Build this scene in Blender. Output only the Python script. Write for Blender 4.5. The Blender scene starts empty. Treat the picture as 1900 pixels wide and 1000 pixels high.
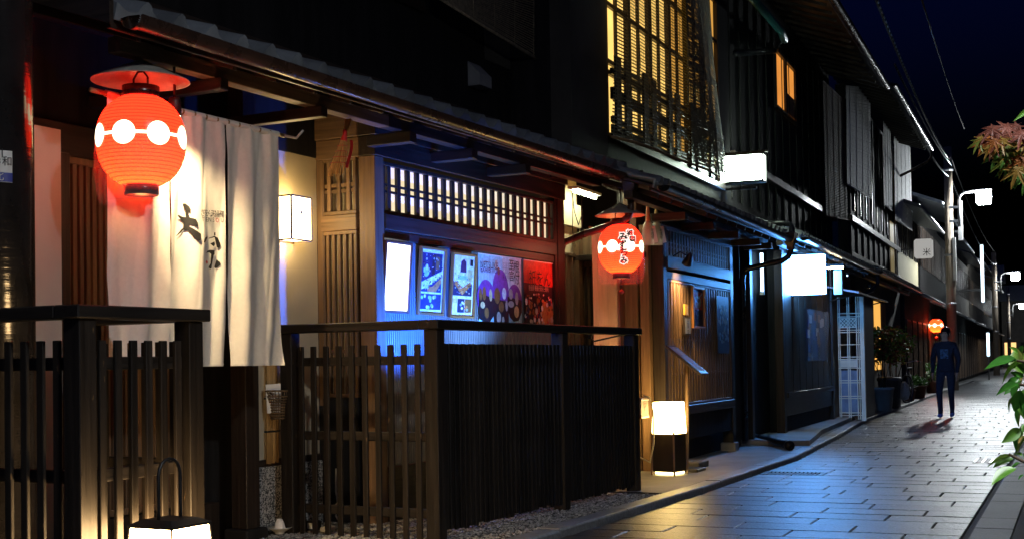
import bpy, bmesh, math, random
from mathutils import Vector, Matrix, noise
random.seed(7)
SC = bpy.context.scene
COL = SC.collection
R_ = math.radians

# ------------------------------------------------------------------ camera
IMG_W, IMG_H = 1900.0, 1000.0
FPX, CAM_H, PITCH, ROLL = 2400.0, 1.2, R_(1.5), 0.016
def cam_basis(yaw):
    fwd = Vector((-math.sin(yaw)*math.cos(PITCH), math.cos(yaw)*math.cos(PITCH), math.sin(PITCH)))
    r = Vector((math.cos(yaw), math.sin(yaw), 0.0)); u = r.cross(fwd)
    c, s = math.cos(ROLL), math.sin(ROLL)
    return c*r - s*u, s*r + c*u, fwd
YAW = math.atan(1050/2400)
for _ in range(20):
    cr, cu, cf = cam_basis(YAW)
    YAW += (2000-(950+FPX*cr.y/cf.y))/FPX*0.8
CR, CU, CF = cam_basis(YAW)
CY0 = 655 + FPX*CU.y/CF.y
CAMP = Vector((0, 0, CAM_H))
def ray(px, py):
    return CR*((px-950)/FPX) - CU*((py-CY0)/FPX) + CF
cam_d = bpy.data.cameras.new('camera'); cam = bpy.data.objects.new('camera', cam_d); COL.objects.link(cam)
cam_d.sensor_fit = 'HORIZONTAL'; cam_d.sensor_width = 36.0; cam_d.lens = 36.0*FPX/IMG_W
cam_d.shift_y = (CY0-500)/IMG_W
cam_d.clip_start = 0.05; cam_d.clip_end = 3000
cam.matrix_world = Matrix(((CR.x, CU.x, -CF.x, 0), (CR.y, CU.y, -CF.y, 0), (CR.z, CU.z, -CF.z, CAM_H), (0, 0, 0, 1)))
SC.camera = cam

# ------------------------------------------------------------------ night sky, exposure
W = bpy.data.worlds.new('World'); SC.world = W; W.use_nodes = True
wn = W.node_tree.nodes; wl = W.node_tree.links; wn.clear()
wo = wn.new('ShaderNodeOutputWorld'); wb = wn.new('ShaderNodeBackground'); ws = wn.new('ShaderNodeTexSky')
ws.sky_type = 'NISHITA'; ws.sun_disc = False; ws.sun_elevation = R_(-3.5); ws.sun_rotation = R_(200)
ws.altitude = 100; ws.ozone_density = 3.0
wb.inputs['Strength'].default_value = 0.15
wm = wn.new('ShaderNodeMix'); wm.data_type = 'RGBA'; wm.blend_type = 'MULTIPLY'; wm.inputs['Factor'].default_value = 1.0
wm.inputs['B'].default_value = (0.10, 0.34, 1.0, 1.0)          # deep blue of the night sky
wl.new(ws.outputs['Color'], wm.inputs['A']); wl.new(wm.outputs['Result'], wb.inputs['Color']); wl.new(wb.outputs['Background'], wo.inputs['Surface'])
SC.view_settings.view_transform = 'Standard'; SC.view_settings.look = 'None'
SC.view_settings.exposure = 2.0; SC.view_settings.gamma = 1.0; SC.view_settings.use_curve_mapping = False
SC.cycles.use_denoising = True
SC.cycles.max_bounces = 5; SC.cycles.diffuse_bounces = 3; SC.cycles.glossy_bounces = 3
SC.cycles.transparent_max_bounces = 8
SC.cycles.sample_clamp_indirect = 4.0

# ------------------------------------------------------------------ materials
MATS = {}
def _new(name):
    m = bpy.data.materials.new(name); m.use_nodes = True
    nt = m.node_tree; b = nt.nodes.get('Principled BSDF')
    return m, nt, b
def rgb(c): return (c[0], c[1], c[2], 1.0)
def surf(name, col, rough=0.6, var=0.25, scale=(6, 6, 6), metal=0.0, bump=0.0, bscale=None, rvar=0.0, rnd=0.0, col2=None, spec=0.5, detail=4.0, sheen=0.0, transl=0.0, wear=None, stain=0.0):
    """noise-mottled surface; object coordinates shifted by a per-object random number"""
    if name in MATS: return MATS[name]
    m, nt, b = _new(name); N = nt.nodes; L = nt.links
    tc = N.new('ShaderNodeTexCoord'); mp = N.new('ShaderNodeMapping'); mp.inputs['Scale'].default_value = scale
    oi = N.new('ShaderNodeObjectInfo')
    cmb = N.new('ShaderNodeMath'); cmb.operation = 'MULTIPLY'; cmb.inputs[1].default_value = 37.0
    L.new(oi.outputs['Random'], cmb.inputs[0]); L.new(cmb.outputs[0], mp.inputs['Location'])
    L.new(tc.outputs['Object'], mp.inputs['Vector'])
    nz = N.new('ShaderNodeTexNoise'); nz.inputs['Scale'].default_value = 1.0; nz.inputs['Detail'].default_value = detail
    nz.inputs['Roughness'].default_value = 0.62
    L.new(mp.outputs[0], nz.inputs['Vector'])
    cr_ = N.new('ShaderNodeValToRGB'); e = cr_.color_ramp.elements
    c2 = col2 if col2 else [min(1, v*(1+var)) for v in col]
    e[0].position = 0.3; e[1].position = 0.72
    e[0].color = rgb([v*(1-var) for v in col]); e[1].color = rgb(c2)
    L.new(nz.outputs['Fac'], cr_.inputs['Fac'])
    out = cr_.outputs['Color']
    if rnd > 0:
        hs = N.new('ShaderNodeHueSaturation'); mr = N.new('ShaderNodeMapRange')
        mr.inputs['To Min'].default_value = 1-rnd; mr.inputs['To Max'].default_value = 1+rnd
        L.new(oi.outputs['Random'], mr.inputs['Value']); L.new(mr.outputs[0], hs.inputs['Value']); L.new(out, hs.inputs['Color'])
        out = hs.outputs['Color']
    if wear:                                   # worn spots where the pale wood or bare stone shows
        wz = N.new('ShaderNodeTexNoise'); wz.inputs['Scale'].default_value = 1.0; wz.inputs['Detail'].default_value = 6.0
        mpw = N.new('ShaderNodeMapping'); mpw.inputs['Scale'].default_value = wear[1]; L.new(tc.outputs['Object'], mpw.inputs['Vector']); L.new(cmb.outputs[0], mpw.inputs['Location']); L.new(mpw.outputs[0], wz.inputs['Vector'])
        wr = N.new('ShaderNodeMapRange'); wr.inputs['From Min'].default_value = wear[2]; wr.inputs['From Max'].default_value = wear[2]+.05; L.new(wz.outputs['Fac'], wr.inputs['Value'])
        wx = N.new('ShaderNodeMix'); wx.data_type = 'RGBA'; wx.inputs['B'].default_value = rgb(wear[0]); L.new(wr.outputs[0], wx.inputs['Factor']); L.new(out, wx.inputs['A']); out = wx.outputs['Result']
    if stain > 0:                              # broad damp and dirty patches in world space
        ge = N.new('ShaderNodeNewGeometry'); sz = N.new('ShaderNodeTexNoise'); sz.inputs['Scale'].default_value = 1.1; sz.inputs['Detail'].default_value = 7.0; sz.inputs['Roughness'].default_value = .7
        L.new(ge.outputs['Position'], sz.inputs['Vector']); sr = N.new('ShaderNodeMapRange'); sr.inputs['From Min'].default_value = .35; sr.inputs['From Max'].default_value = .68; sr.inputs['To Min'].default_value = 1-stain; sr.inputs['To Max'].default_value = 1+stain*.6
        L.new(sz.outputs['Fac'], sr.inputs['Value']); h2 = N.new('ShaderNodeHueSaturation'); L.new(sr.outputs[0], h2.inputs['Value']); L.new(out, h2.inputs['Color']); out = h2.outputs['Color']
    L.new(out, b.inputs['Base Color'])
    b.inputs['Roughness'].default_value = rough; b.inputs['Metallic'].default_value = metal
    b.inputs['Specular IOR Level'].default_value = spec
    if rvar > 0:
        mr2 = N.new('ShaderNodeMapRange'); mr2.inputs['To Min'].default_value = max(0.03, rough-rvar); mr2.inputs['To Max'].default_value = min(1, rough+rvar)
        L.new(nz.outputs['Fac'], mr2.inputs['Value']); L.new(mr2.outputs[0], b.inputs['Roughness'])
    if bump > 0:
        n2 = N.new('ShaderNodeTexNoise'); n2.inputs['Detail'].default_value = 3
        mp2 = N.new('ShaderNodeMapping'); mp2.inputs['Scale'].default_value = bscale or scale
        L.new(tc.outputs['Object'], mp2.inputs['Vector']); L.new(cmb.outputs[0], mp2.inputs['Location']); L.new(mp2.outputs[0], n2.inputs['Vector'])
        n2.inputs['Scale'].default_value = 1.0
        bp = N.new('ShaderNodeBump'); bp.inputs['Strength'].default_value = bump; bp.inputs['Distance'].default_value = 0.01
        L.new(n2.outputs['Fac'], bp.inputs['Height']); L.new(bp.outputs[0], b.inputs['Normal'])
    if transl > 0:
        tb = N.new('ShaderNodeBsdfTranslucent'); L.new(out, tb.inputs['Color'])
        mx = N.new('ShaderNodeMixShader'); mx.inputs[0].default_value = transl
        L.new(b.outputs[0], mx.inputs[1]); L.new(tb.outputs[0], mx.inputs[2])
        L.new(mx.outputs[0], nt.nodes['Material Output'].inputs['Surface'])
    MATS[name] = m; return m
def glow(name, col, strength, base=(0.8, 0.8, 0.8), vary=0.0):
    if name in MATS: return MATS[name]
    m, nt, b = _new(name); N = nt.nodes; L = nt.links
    b.inputs['Base Color'].default_value = rgb(base); b.inputs['Roughness'].default_value = 0.6
    b.inputs['Emission Color'].default_value = rgb(col); b.inputs['Emission Strength'].default_value = strength
    if vary > 0:
        tc = N.new('ShaderNodeTexCoord'); nz = N.new('ShaderNodeTexNoise'); nz.inputs['Scale'].default_value = 4.0
        L.new(tc.outputs['Object'], nz.inputs['Vector'])
        mr = N.new('ShaderNodeMapRange'); mr.inputs['To Min'].default_value = strength*(1-vary); mr.inputs['To Max'].default_value = strength*(1+vary)
        L.new(nz.outputs['Fac'], mr.inputs['Value']); L.new(mr.outputs[0], b.inputs['Emission Strength'])
    MATS[name] = m; return m
def clear(name, col=(1, 1, 1), rough=0.1, alpha=0.12):
    if name in MATS: return MATS[name]
    m, nt, b = _new(name)
    b.inputs['Base Color'].default_value = rgb(col); b.inputs['Roughness'].default_value = rough; b.inputs['Alpha'].default_value = alpha
    MATS[name] = m; return m
# woods: grain runs along z (posts, slats) or along y (beams)
GV = (38, 38, 1.6); GH = (38, 1.6, 38); GX = (1.6, 38, 38)
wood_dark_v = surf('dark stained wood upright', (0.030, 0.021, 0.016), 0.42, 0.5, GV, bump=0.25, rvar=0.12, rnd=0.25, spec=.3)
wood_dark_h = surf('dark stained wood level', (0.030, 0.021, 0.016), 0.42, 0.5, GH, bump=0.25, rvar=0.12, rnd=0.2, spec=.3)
wood_dark_x = surf('dark stained wood across', (0.030, 0.021, 0.016), 0.42, 0.5, GX, bump=0.25, rvar=0.12, rnd=0.2, spec=.3)
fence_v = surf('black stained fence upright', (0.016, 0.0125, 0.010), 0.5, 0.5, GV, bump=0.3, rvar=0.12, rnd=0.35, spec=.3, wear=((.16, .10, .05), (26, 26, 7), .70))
fence_h = surf('black stained fence level', (0.016, 0.0125, 0.010), 0.5, 0.5, GH, bump=0.3, rvar=0.12, rnd=0.2, spec=.35)
fence_x = surf('black stained fence across', (0.016, 0.0125, 0.010), 0.5, 0.5, GX, bump=0.3, rvar=0.12, rnd=0.2, spec=.35)
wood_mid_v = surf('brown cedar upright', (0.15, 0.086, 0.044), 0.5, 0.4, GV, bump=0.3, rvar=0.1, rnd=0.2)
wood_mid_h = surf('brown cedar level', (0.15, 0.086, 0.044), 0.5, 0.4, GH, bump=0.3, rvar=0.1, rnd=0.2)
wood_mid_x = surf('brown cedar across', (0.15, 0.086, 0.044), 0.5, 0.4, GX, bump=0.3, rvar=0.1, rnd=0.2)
wood_old_v = surf('weathered plank', (0.045, 0.034, 0.026), 0.7, 0.45, GV, bump=0.35, rnd=0.3, spec=.2)
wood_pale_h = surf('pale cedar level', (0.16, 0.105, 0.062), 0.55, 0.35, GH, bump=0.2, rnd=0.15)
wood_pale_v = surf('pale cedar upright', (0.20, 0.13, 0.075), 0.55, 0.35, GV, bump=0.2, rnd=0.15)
plaster = surf('cream plaster', (0.62, 0.52, 0.36), 0.85, 0.07, (3, 3, 3), bump=0.15, bscale=(120, 120, 120))
plaster_white = surf('white plaster', (0.36, 0.33, 0.29), 0.85, 0.06, (2, 2, 2), bump=0.15, bscale=(120, 120, 120))
plaster_dark = surf('grey brown plaster', (0.065, 0.058, 0.048), 0.9, 0.25, (2, 2, 2), bump=0.2, bscale=(90, 90, 90))
black_wall = surf('black board wall', (0.018, 0.017, 0.017), 0.7, 0.4, (9, 9, 1), bump=0.2, rnd=0.2, spec=.15)
tile_m = surf('smoked roof tile', (0.17, 0.185, 0.20), 0.42, 0.3, (5, 5, 5), rvar=0.12, rnd=0.3, bump=0.1, bscale=(40, 40, 40), spec=.3)
copper_m = surf('brown gutter', (0.060, 0.034, 0.026), 0.28, 0.3, (4, 4, 4), metal=0.35, rvar=0.08)
black_pipe = surf('black pipe', (0.012, 0.012, 0.014), 0.3, 0.4, (4, 4, 4), rvar=0.1)
steel_m = surf('grey steel', (0.35, 0.36, 0.38), 0.35, 0.2, (8, 8, 8), metal=0.8, rvar=0.1)
black_metal = surf('black metal', (0.015, 0.014, 0.014), 0.45, 0.3, (8, 8, 8), rvar=0.1)
slab_m = surf('grey paving stone', (0.080, 0.080, 0.084), 0.36, 0.55, (48, 48, 48), bump=1.0, bscale=(42, 42, 42), spec=.38, rvar=0.14, rnd=0.28, detail=9, stain=.5, wear=((.24, .24, .24), (34, 34, 34), .64))
joint_m = surf('dark joint', (0.018, 0.018, 0.019), 0.8, 0.4, (20, 20, 20))
kerb_m = surf('granite kerb', (0.24, 0.24, 0.24), 0.5, 0.3, (30, 30, 30), bump=0.3, bscale=(80, 80, 80), rnd=0.15, detail=6)
conc_m = surf('pale concrete', (0.26, 0.25, 0.23), 0.75, 0.22, (2.5, 2.5, 2.5), bump=0.25, bscale=(60, 60, 60), detail=8)
terr_m = None
paper_white = surf('white paper', (0.78, 0.78, 0.76), 0.7, 0.04, (3, 3, 3))
ink_m = surf('black ink', (0.010, 0.010, 0.010), 0.7, 0.2, (9, 9, 9))
seal_red = surf('seal red', (0.55, 0.03, 0.02), 0.6, 0.1, (9, 9, 9))
straw_m = surf('straw', (0.52, 0.36, 0.16), 0.7, 0.35, (30, 30, 6), rnd=0.2)
bamboo_m = surf('split bamboo', (0.40, 0.24, 0.09), 0.5, 0.4, (30, 30, 5), rnd=0.3)
red_cloth = surf('red ribbon', (0.50, 0.012, 0.012), 0.6, 0.2, (20, 20, 20))
white_plastic = surf('white plastic', (0.72, 0.71, 0.68), 0.35, 0.05, (5, 5, 5))
grey_plastic = surf('grey plastic', (0.30, 0.30, 0.30), 0.45, 0.1, (5, 5, 5))
def speckle(name, dark, light, scale, rough=0.6):
    m, nt, b = _new(name); N = nt.nodes; L = nt.links
    tc = N.new('ShaderNodeTexCoord'); v = N.new('ShaderNodeTexVoronoi'); v.inputs['Scale'].default_value = scale
    L.new(tc.outputs['Object'], v.inputs['Vector'])
    cr_ = N.new('ShaderNodeValToRGB'); cr_.color_ramp.interpolation = 'LINEAR'
    e = cr_.color_ramp.elements; e[0].color = rgb(dark); e[1].color = rgb(light); e[0].position = 0.35; e[1].position = 0.75
    sp = N.new('ShaderNodeSeparateColor'); L.new(v.outputs['Color'], sp.inputs[0]); L.new(sp.outputs[0], cr_.inputs['Fac'])
    L.new(cr_.outputs[0], b.inputs['Base Color']); b.inputs['Roughness'].default_value = rough
    bp = N.new('ShaderNodeBump'); bp.inputs['Strength'].default_value = 0.6; bp.inputs['Distance'].default_value = 0.004; bp.invert = True
    L.new(v.outputs['Distance'], bp.inputs['Height']); L.new(bp.outputs[0], b.inputs['Normal'])
    MATS[name] = m; return m
terr_m = speckle('washed pebble concrete', (0.03, 0.03, 0.03), (0.6, 0.58, 0.55), 130)
peb_m = surf('gravel pebble', (0.16, 0.16, 0.155), 0.55, 0.85, (28, 28, 28), col2=(0.62, 0.61, 0.58), detail=2)

# ------------------------------------------------------------------ mesh builder
class MB:
    def __init__(self): self.v = []; self.f = []; self.mi = []; self.m = 0; self.smooth = False; self.sm = []
    def add(self, vs, fs):
        o = len(self.v); self.v += [tuple(p) for p in vs]
        for f in fs: self.f.append(tuple(o+i for i in f)); self.mi.append(self.m); self.sm.append(self.smooth)
        return self
    def box(self, x0, x1, y0, y1, z0, z1):
        x0, x1 = sorted((x0, x1)); y0, y1 = sorted((y0, y1)); z0, z1 = sorted((z0, z1))
        return self.add([(x0,y0,z0),(x1,y0,z0),(x1,y1,z0),(x0,y1,z0),(x0,y0,z1),(x1,y0,z1),(x1,y1,z1),(x0,y1,z1)],
                        [(0,3,2,1),(4,5,6,7),(0,1,5,4),(1,2,6,5),(2,3,7,6),(3,0,4,7)])
    def bbox(self, x0, x1, y0, y1, z0, z1, b=0.004):
        """box with chamfered edges"""
        x0, x1 = sorted((x0, x1)); y0, y1 = sorted((y0, y1)); z0, z1 = sorted((z0, z1))
        b = min(b, 0.45*(x1-x0), 0.45*(y1-y0), 0.45*(z1-z0))
        vs = []; idx = {}
        for ix, x in ((0, x0), (1, x1)):
            for iy, y in ((0, y0), (1, y1)):
                for iz, z in ((0, z0), (1, z1)):
                    xi = x + (b if ix == 0 else -b); yi = y + (b if iy == 0 else -b); zi = z + (b if iz == 0 else -b)
                    idx[ix, iy, iz, 'x'] = len(vs); vs.append((x, yi, zi))
                    idx[ix, iy, iz, 'y'] = len(vs); vs.append((xi, y, zi))
                    idx[ix, iy, iz, 'z'] = len(vs); vs.append((xi, yi, z))
        I = lambda a, b_, c, k: idx[a, b_, c, k]
        fs = []
        for s in (0, 1):
            q = [(0,0),(1,0),(1,1),(0,1)]
            fx = [I(s, a, c, 'x') for a, c in q]; fy = [I(a, s, c, 'y') for a, c in q]; fz = [I(a, c, s, 'z') for a, c in q]
            if s == 0: fx.reverse(); fz.reverse()
            else: fy.reverse()
            fs += [fx, fy, fz]
        for a in (0, 1):
            for c in (0, 1):
                e1 = [I(a, c, 0, 'x'), I(a, c, 1, 'x'), I(a, c, 1, 'y'), I(a, c, 0, 'y')]
                e2 = [I(a, 0, c, 'x'), I(a, 1, c, 'x'), I(a, 1, c, 'z'), I(a, 0, c, 'z')]
                e3 = [I(0, a, c, 'y'), I(1, a, c, 'y'), I(1, a, c, 'z'), I(0, a, c, 'z')]
                if (a+c) % 2 == 0: e1.reverse()
                if (a+c) % 2 == 1: e2.reverse()
                if (a+c) % 2 == 0: e3.reverse()
                fs += [e1, e2, e3]
                for d in (0, 1):
                    t = [I(a, c, d, 'x'), I(a, c, d, 'y'), I(a, c, d, 'z')]
                    if (a+c+d) % 2 == 0: t.reverse()
                    fs.append(t)
        return self.add(vs, fs)
    def quad(self, a, b, c, d): return self.add([a, b, c, d], [(0, 1, 2, 3)])
    def poly(self, pts): return self.add(pts, [tuple(range(len(pts)))])
    def tube(self, pts, r, n=8, caps=True, closed=False):
        pts = [Vector(p) for p in pts]; k = len(pts)
        rs = r if isinstance(r, (list, tuple)) else [r]*k
        vs = []; up = None
        for i, p in enumerate(pts):
            a = pts[(i-1) % k] if (i > 0 or closed) else p; b = pts[(i+1) % k] if (i < k-1 or closed) else p
            t = (b-a).normalized()
            if up is None:
                up = Vector((0, 0, 1)) if abs(t.z) < 0.9 else Vector((1, 0, 0))
            up = (up - t*up.dot(t)).normalized(); s = t.cross(up)
            for j in range(n):
                an = 2*math.pi*j/n; vs.append(p + (up*math.cos(an) + s*math.sin(an))*rs[i])
        fs = []
        for i in range(k if closed else k-1):
            for j in range(n):
                i2 = (i+1) % k
                fs.append((i*n+j, i*n+(j+1) % n, i2*n+(j+1) % n, i2*n+j))
        if caps and not closed: fs.append(tuple(range(n-1, -1, -1))); fs.append(tuple(range((k-1)*n, k*n)))
        sm = self.smooth; self.smooth = True; self.add(vs, fs); self.smooth = sm; return self
    def lathe(self, prof, n=24, c=(0, 0, 0), smooth=True, a0=0.0, a1=2*math.pi, axis='z'):
        full = abs(a1-a0-2*math.pi) < 1e-6; m = n if full else n+1
        vs = []
        for r, z in prof:
            for j in range(m):
                a = a0 + (a1-a0)*j/n
                q = (r*math.cos(a), r*math.sin(a), z)
                if axis == 'y': q = (q[0], q[2], q[1])
                if axis == 'x': q = (q[2], q[0], q[1])
                vs.append((c[0]+q[0], c[1]+q[1], c[2]+q[2]))
        fs = []
        for i in range(len(prof)-1):
            for j in range(n):
                j2 = (j+1) % m if full else j+1
                fs.append((i*m+j, i*m+j2, (i+1)*m+j2, (i+1)*m+j))
        sm = self.smooth; self.smooth = smooth; self.add(vs, fs); self.smooth = sm; return self
    def grid(self, fn, nu, nv):
        vs = [fn(i/nu, j/nv) for j in range(nv+1) for i in range(nu+1)]
        fs = [(j*(nu+1)+i, j*(nu+1)+i+1, (j+1)*(nu+1)+i+1, (j+1)*(nu+1)+i) for j in range(nv) for i in range(nu)]
        sm = self.smooth; self.smooth = True; self.add(vs, fs); self.smooth = sm; return self
    def mesh(self, name, mats):
        me = bpy.data.meshes.new(name); me.from_pydata(self.v, [], self.f)
        for m in (mats if isinstance(mats, (list, tuple)) else [mats]): me.materials.append(m)
        me.polygons.foreach_set('material_index', self.mi); me.polygons.foreach_set('use_smooth', self.sm)
        me.update(); return me
    def build(self, name, mats, parent=None, loc=(0, 0, 0), rot=None):
        return put(name, self.mesh(name, mats), parent, loc, rot)
def put(name, me, parent=None, loc=(0, 0, 0), rot=None):
    o = bpy.data.objects.new(name, me); COL.objects.link(o); o.parent = parent; o.location = loc
    if rot is not None: o.rotation_euler = rot
    return o
def tag(o, label, cat, group=None):
    o['label'] = label; o['category'] = cat
    if group: o['group'] = group
    return o
def structure(o): o['kind'] = 'structure'; return o
def stuff(o): o['kind'] = 'stuff'; return o
def thing(name, label, cat, loc=(0, 0, 0), rz=0.0, group=None):
    o = bpy.data.objects.new(name, None); COL.objects.link(o); o.location = loc; o.rotation_euler = (0, 0, rz)
    o.empty_display_size = 0.1
    return tag(o, label, cat, group)
_BOX = {}
def boxp(name, mat, parent, x0, x1, y0, y1, z0, z1, b=0.004):
    """one box-shaped piece with its own origin; meshes of equal size and material are shared"""
    x0, x1 = sorted((x0, x1)); y0, y1 = sorted((y0, y1)); z0, z1 = sorted((z0, z1))
    k = (round(x1-x0, 3), round(y1-y0, 3), round(z1-z0, 3), mat.name, b)
    if k not in _BOX:
        hx, hy, hz = k[0]/2, k[1]/2, k[2]/2
        _BOX[k] = MB().bbox(-hx, hx, -hy, hy, -hz, hz, b).mesh(name, mat) if b > 0 else MB().box(-hx, hx, -hy, hy, -hz, hz).mesh(name, mat)
    return put(name, _BOX[k], parent, ((x0+x1)/2, (y0+y1)/2, (z0+z1)/2))
def text(name, s, size, mat, parent, loc, rot, ax='CENTER', depth=0.0, sx=1.0, ls=1.0, off=0.0):
    cu = bpy.data.curves.new(name, 'FONT'); cu.body = s; cu.size = size; cu.align_x = ax; cu.align_y = 'CENTER'; cu.extrude = depth
    cu.space_line = ls; cu.offset = off; cu.resolution_u = 2
    o = bpy.data.objects.new(name, cu); COL.objects.link(o)
    bpy.context.view_layer.update()
    me = bpy.data.meshes.new_from_object(o.evaluated_get(bpy.context.evaluated_depsgraph_get()))
    bpy.data.objects.remove(o); bpy.data.curves.remove(cu)
    me.materials.clear(); me.materials.append(mat)
    t = put(name, me, parent, loc, rot); t.scale = (sx, 1, 1); return t
# frames: local x points to the street, local y runs along it
class Frame:
    def __init__(s, s0, p0, a):
        s.o = Vector((-p0, s0, 0)); s.a = a
        s.ex = Vector((math.cos(a), math.sin(a), 0)); s.ey = Vector((-math.sin(a), math.cos(a), 0))
    def loc(s, w): d = Vector(w)-s.o; return Vector((d.dot(s.ex), d.dot(s.ey), d.z))
    def w(s, x, y, z=0.0): return s.o + s.ex*x + s.ey*y + Vector((0, 0, z))
    def hx(s, px, py, x):
        """pixel onto the plane local x: (y, z)"""
        d = ray(px, py); t = (x - (CAMP-s.o).dot(s.ex))/d.dot(s.ex); q = s.loc(CAMP+d*t); return q.y, q.z
    def hy(s, px, py, y):
        d = ray(px, py); t = (y - (CAMP-s.o).dot(s.ey))/d.dot(s.ey); q = s.loc(CAMP+d*t); return q.x, q.z
    def hz(s, px, py, z):
        d = ray(px, py); t = (z-CAM_H)/d.z; q = s.loc(CAMP+d*t); return q.x, q.y
    def thing(s, name, label, cat, x, y, z=0.0, group=None): return thing(name, label, cat, s.w(x, y, z), s.a, group)
F0 = Frame(0, 0, 0)

# ================================================================== GROUND
def lerp(a, b, t): return a + (b-a)*t
KERB = [(-8, 3.95), (0, 3.62), (8.33, 3.27), (9.74, 3.20), (11.28, 3.12), (15.3, 3.05), (19.5, 3.28), (24.2, 3.60), (34, 3.80), (43.9, 4.05), (75, 4.6), (130, 5.3)]
def pl(poly, s):
    for (a, pa), (b, pb) in zip(poly, poly[1:]):
        if s <= b: return lerp(pa, pb, (s-a)/(b-a))
    return poly[-1][1]
def kerb(s): return pl(KERB, s)
structure(MB().box(-400, 400, -300, 900, -0.3, -0.06).build('ground', surf('dark earth', (0.03, 0.03, 0.032), 0.8, 0.3, (0.3, 0.3, 0.3))))
road = structure(MB().box(-6.2, 9, -20, 190, -0.06, -0.016).build('road', joint_m))
GUT = 0.72                                       # the gutter line on the camera's side
def slab_at(x0, x1, y0, y1, parent, mb=None, h=None):
    g = 0.0045; h = random.uniform(-0.0015, 0.0015)
    if mb is not None: mb.box(x0+g, x1-g, y0+g, y1-g, -0.013, h); return
    hx, hy = (x1-x0)/2-g, (y1-y0)/2-g
    o = MB().bbox(-hx, hx, -hy, hy, -0.06, 0.0, 0.006).build('paving_slab', slab_m, parent, ((x0+x1)/2, (y0+y1)/2, h))
    o.rotation_euler = (random.uniform(-.0035, .0035), random.uniform(-.0025, .0025), 0)
nslab = 0; far = MB(); y = 6.6; row = 0; RP = 0.355
while y < 62:
    xl, xr = -kerb(y+RP/2)+0.012, -GUT-0.012
    cuts = [xr]; x = xr - 0.78*[0.25, 0.75, 0.5, 1.0][row % 4] - random.uniform(-.06, .06)
    while x > xl+0.16: cuts.append(x); x -= random.choice([0.70, 0.76, 0.80, 0.84])
    if row == 19: cuts = [c for c in cuts if c > -2.25] + [-2.42]     # the grating takes the rest of this row
    else: cuts.append(xl)
    for b, a in zip(cuts, cuts[1:]):
        if nslab < 292 and y < 34: slab_at(a, b, y, y+RP, road); nslab += 1
        else: slab_at(a, b, y, y+RP, road, far)
    y += RP; row += 1
far.m = 0
stuff(far.build('distant_paving_slabs', slab_m, road))
structure(MB().box(-5.6, 2.5, 62, 190, -0.016, 0.0).build('far_road', surf('far paving', (0.07, 0.07, 0.075), 0.5, 0.3, (2, 4, 2), bump=0.3, bscale=(6, 6, 6))))
# iron drain grating let into the road by the kerb
gr = MB(); gy0, gy1, gx0, gx1 = 13.35, 13.695, -3.06, -2.425
gr.box(gx0, gx1, gy0, gy0+.03, -.014, .002); gr.box(gx0, gx1, gy1-.03, gy1, -.014, .002); gr.box(gx0, gx0+.03, gy0+.031, gy1-.031, -.014, .002); gr.box(gx1-.03, gx1, gy0+.031, gy1-.031, -.014, .002)
gt = thing('drain_grating', 'dark iron bar grating set in the paving beside the kerb', 'drain cover', ((gx0+gx1)/2, (gy0+gy1)/2, 0))
gr2 = gr.build('frame', black_metal, gt, (-(gx0+gx1)/2, -(gy0+gy1)/2, 0))
for i in range(14):
    x = gx0+.045+i*(gx1-gx0-.09)/13 - (gx0+gx1)/2
    boxp('bar', black_metal, gt, x-.009, x+.009, -.141, .141, -.014, .001, .002)
# gutter strip on the near side with its cover stones, then the low wall side
gst = structure(MB().box(-GUT, -GUT+0.30, -2, 60, -0.05, -0.03).build('gutter_strip', joint_m))
for i in range(44):
    y0 = 4.2 + i*0.60
    o = MB().bbox(-.131, .131, -.297, .297, -.03, .0, .006).build('gutter_cover', surf('gutter stone', (.045, .045, .048), .55, .4, (40, 40, 40), bump=.6, bscale=(80, 80, 80), rnd=.2, stain=.4), gst, (-GUT+.155, y0+.3, -0.006+random.uniform(-.002, .002)))
# punched steel gutter cover further down
pc = thing('gutter_grille', 'pale steel gutter cover with punched square holes in the paving', 'drain cover', (-GUT-.20, 15.6, 0))
m = MB()
for i in range(5):
    a = -.17+i*.085; m.box(a-.012, a+.012, -.33, .33, -.004, .007)
for j in range(9):
    b = -.32+j*.08
    for i in range(4): a = -.17+i*.085; m.box(a+.0125, a+.0725, b-.012, b+.012, -.004, .006)
m.build('grille', steel_m, pc); MB().box(-.19, .19, -.34, .34, -.004, .0015).build('frame', black_metal, pc)
structure(MB().box(-GUT+0.31, 9, -12, 190, -0.05, 0.012).build('near_pavement', surf('asphalt', (0.028, 0.028, 0.030), 0.8, 0.3, (12, 12, 12), bump=0.5, bscale=(90, 90, 90))))
# kerb stones
kb = structure(MB().box(-5.6, -5.5, 0, .1, -.05, -.04).build('kerb', joint_m))
s = 4.0
while s < 62:
    L = random.uniform(0.58, 0.64) if s < 30 else 1.2
    a0, a1 = kerb(s)+.004, kerb(s+L)+.004; g = .003; w = .15
    bv = .016
    m = MB(); ys = [s+g-s, L-g]
    prof = [(0, -.05), (0, .055-bv), (-bv*.4, .055-bv*.25), (-bv, .055), (-w, .055), (-w, -.05)]
    vs = [(-a0+px_, ys[0], pz) for px_, pz in prof] + [(-a1+px_, ys[1], pz) for px_, pz in prof]
    n = len(prof)
    m.add([(v[0]+a0, v[1], v[2]) for v in vs], [(i, (i+1) % n, n+(i+1) % n, n+i) for i in range(n)] + [tuple(range(n-1, -1, -1)), tuple(range(n, 2*n))])
    m.build('kerbstone', kerb_m, kb, (-a0, s, random.uniform(-.003, .003)))
    s += L
# frames of the houses
F1 = Frame(7.5, 3.8, R_(-4.0)); F2 = Frame(12.8, 3.95, 0.0); F3 = Frame(18.2, 3.80, R_(3.2))
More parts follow.
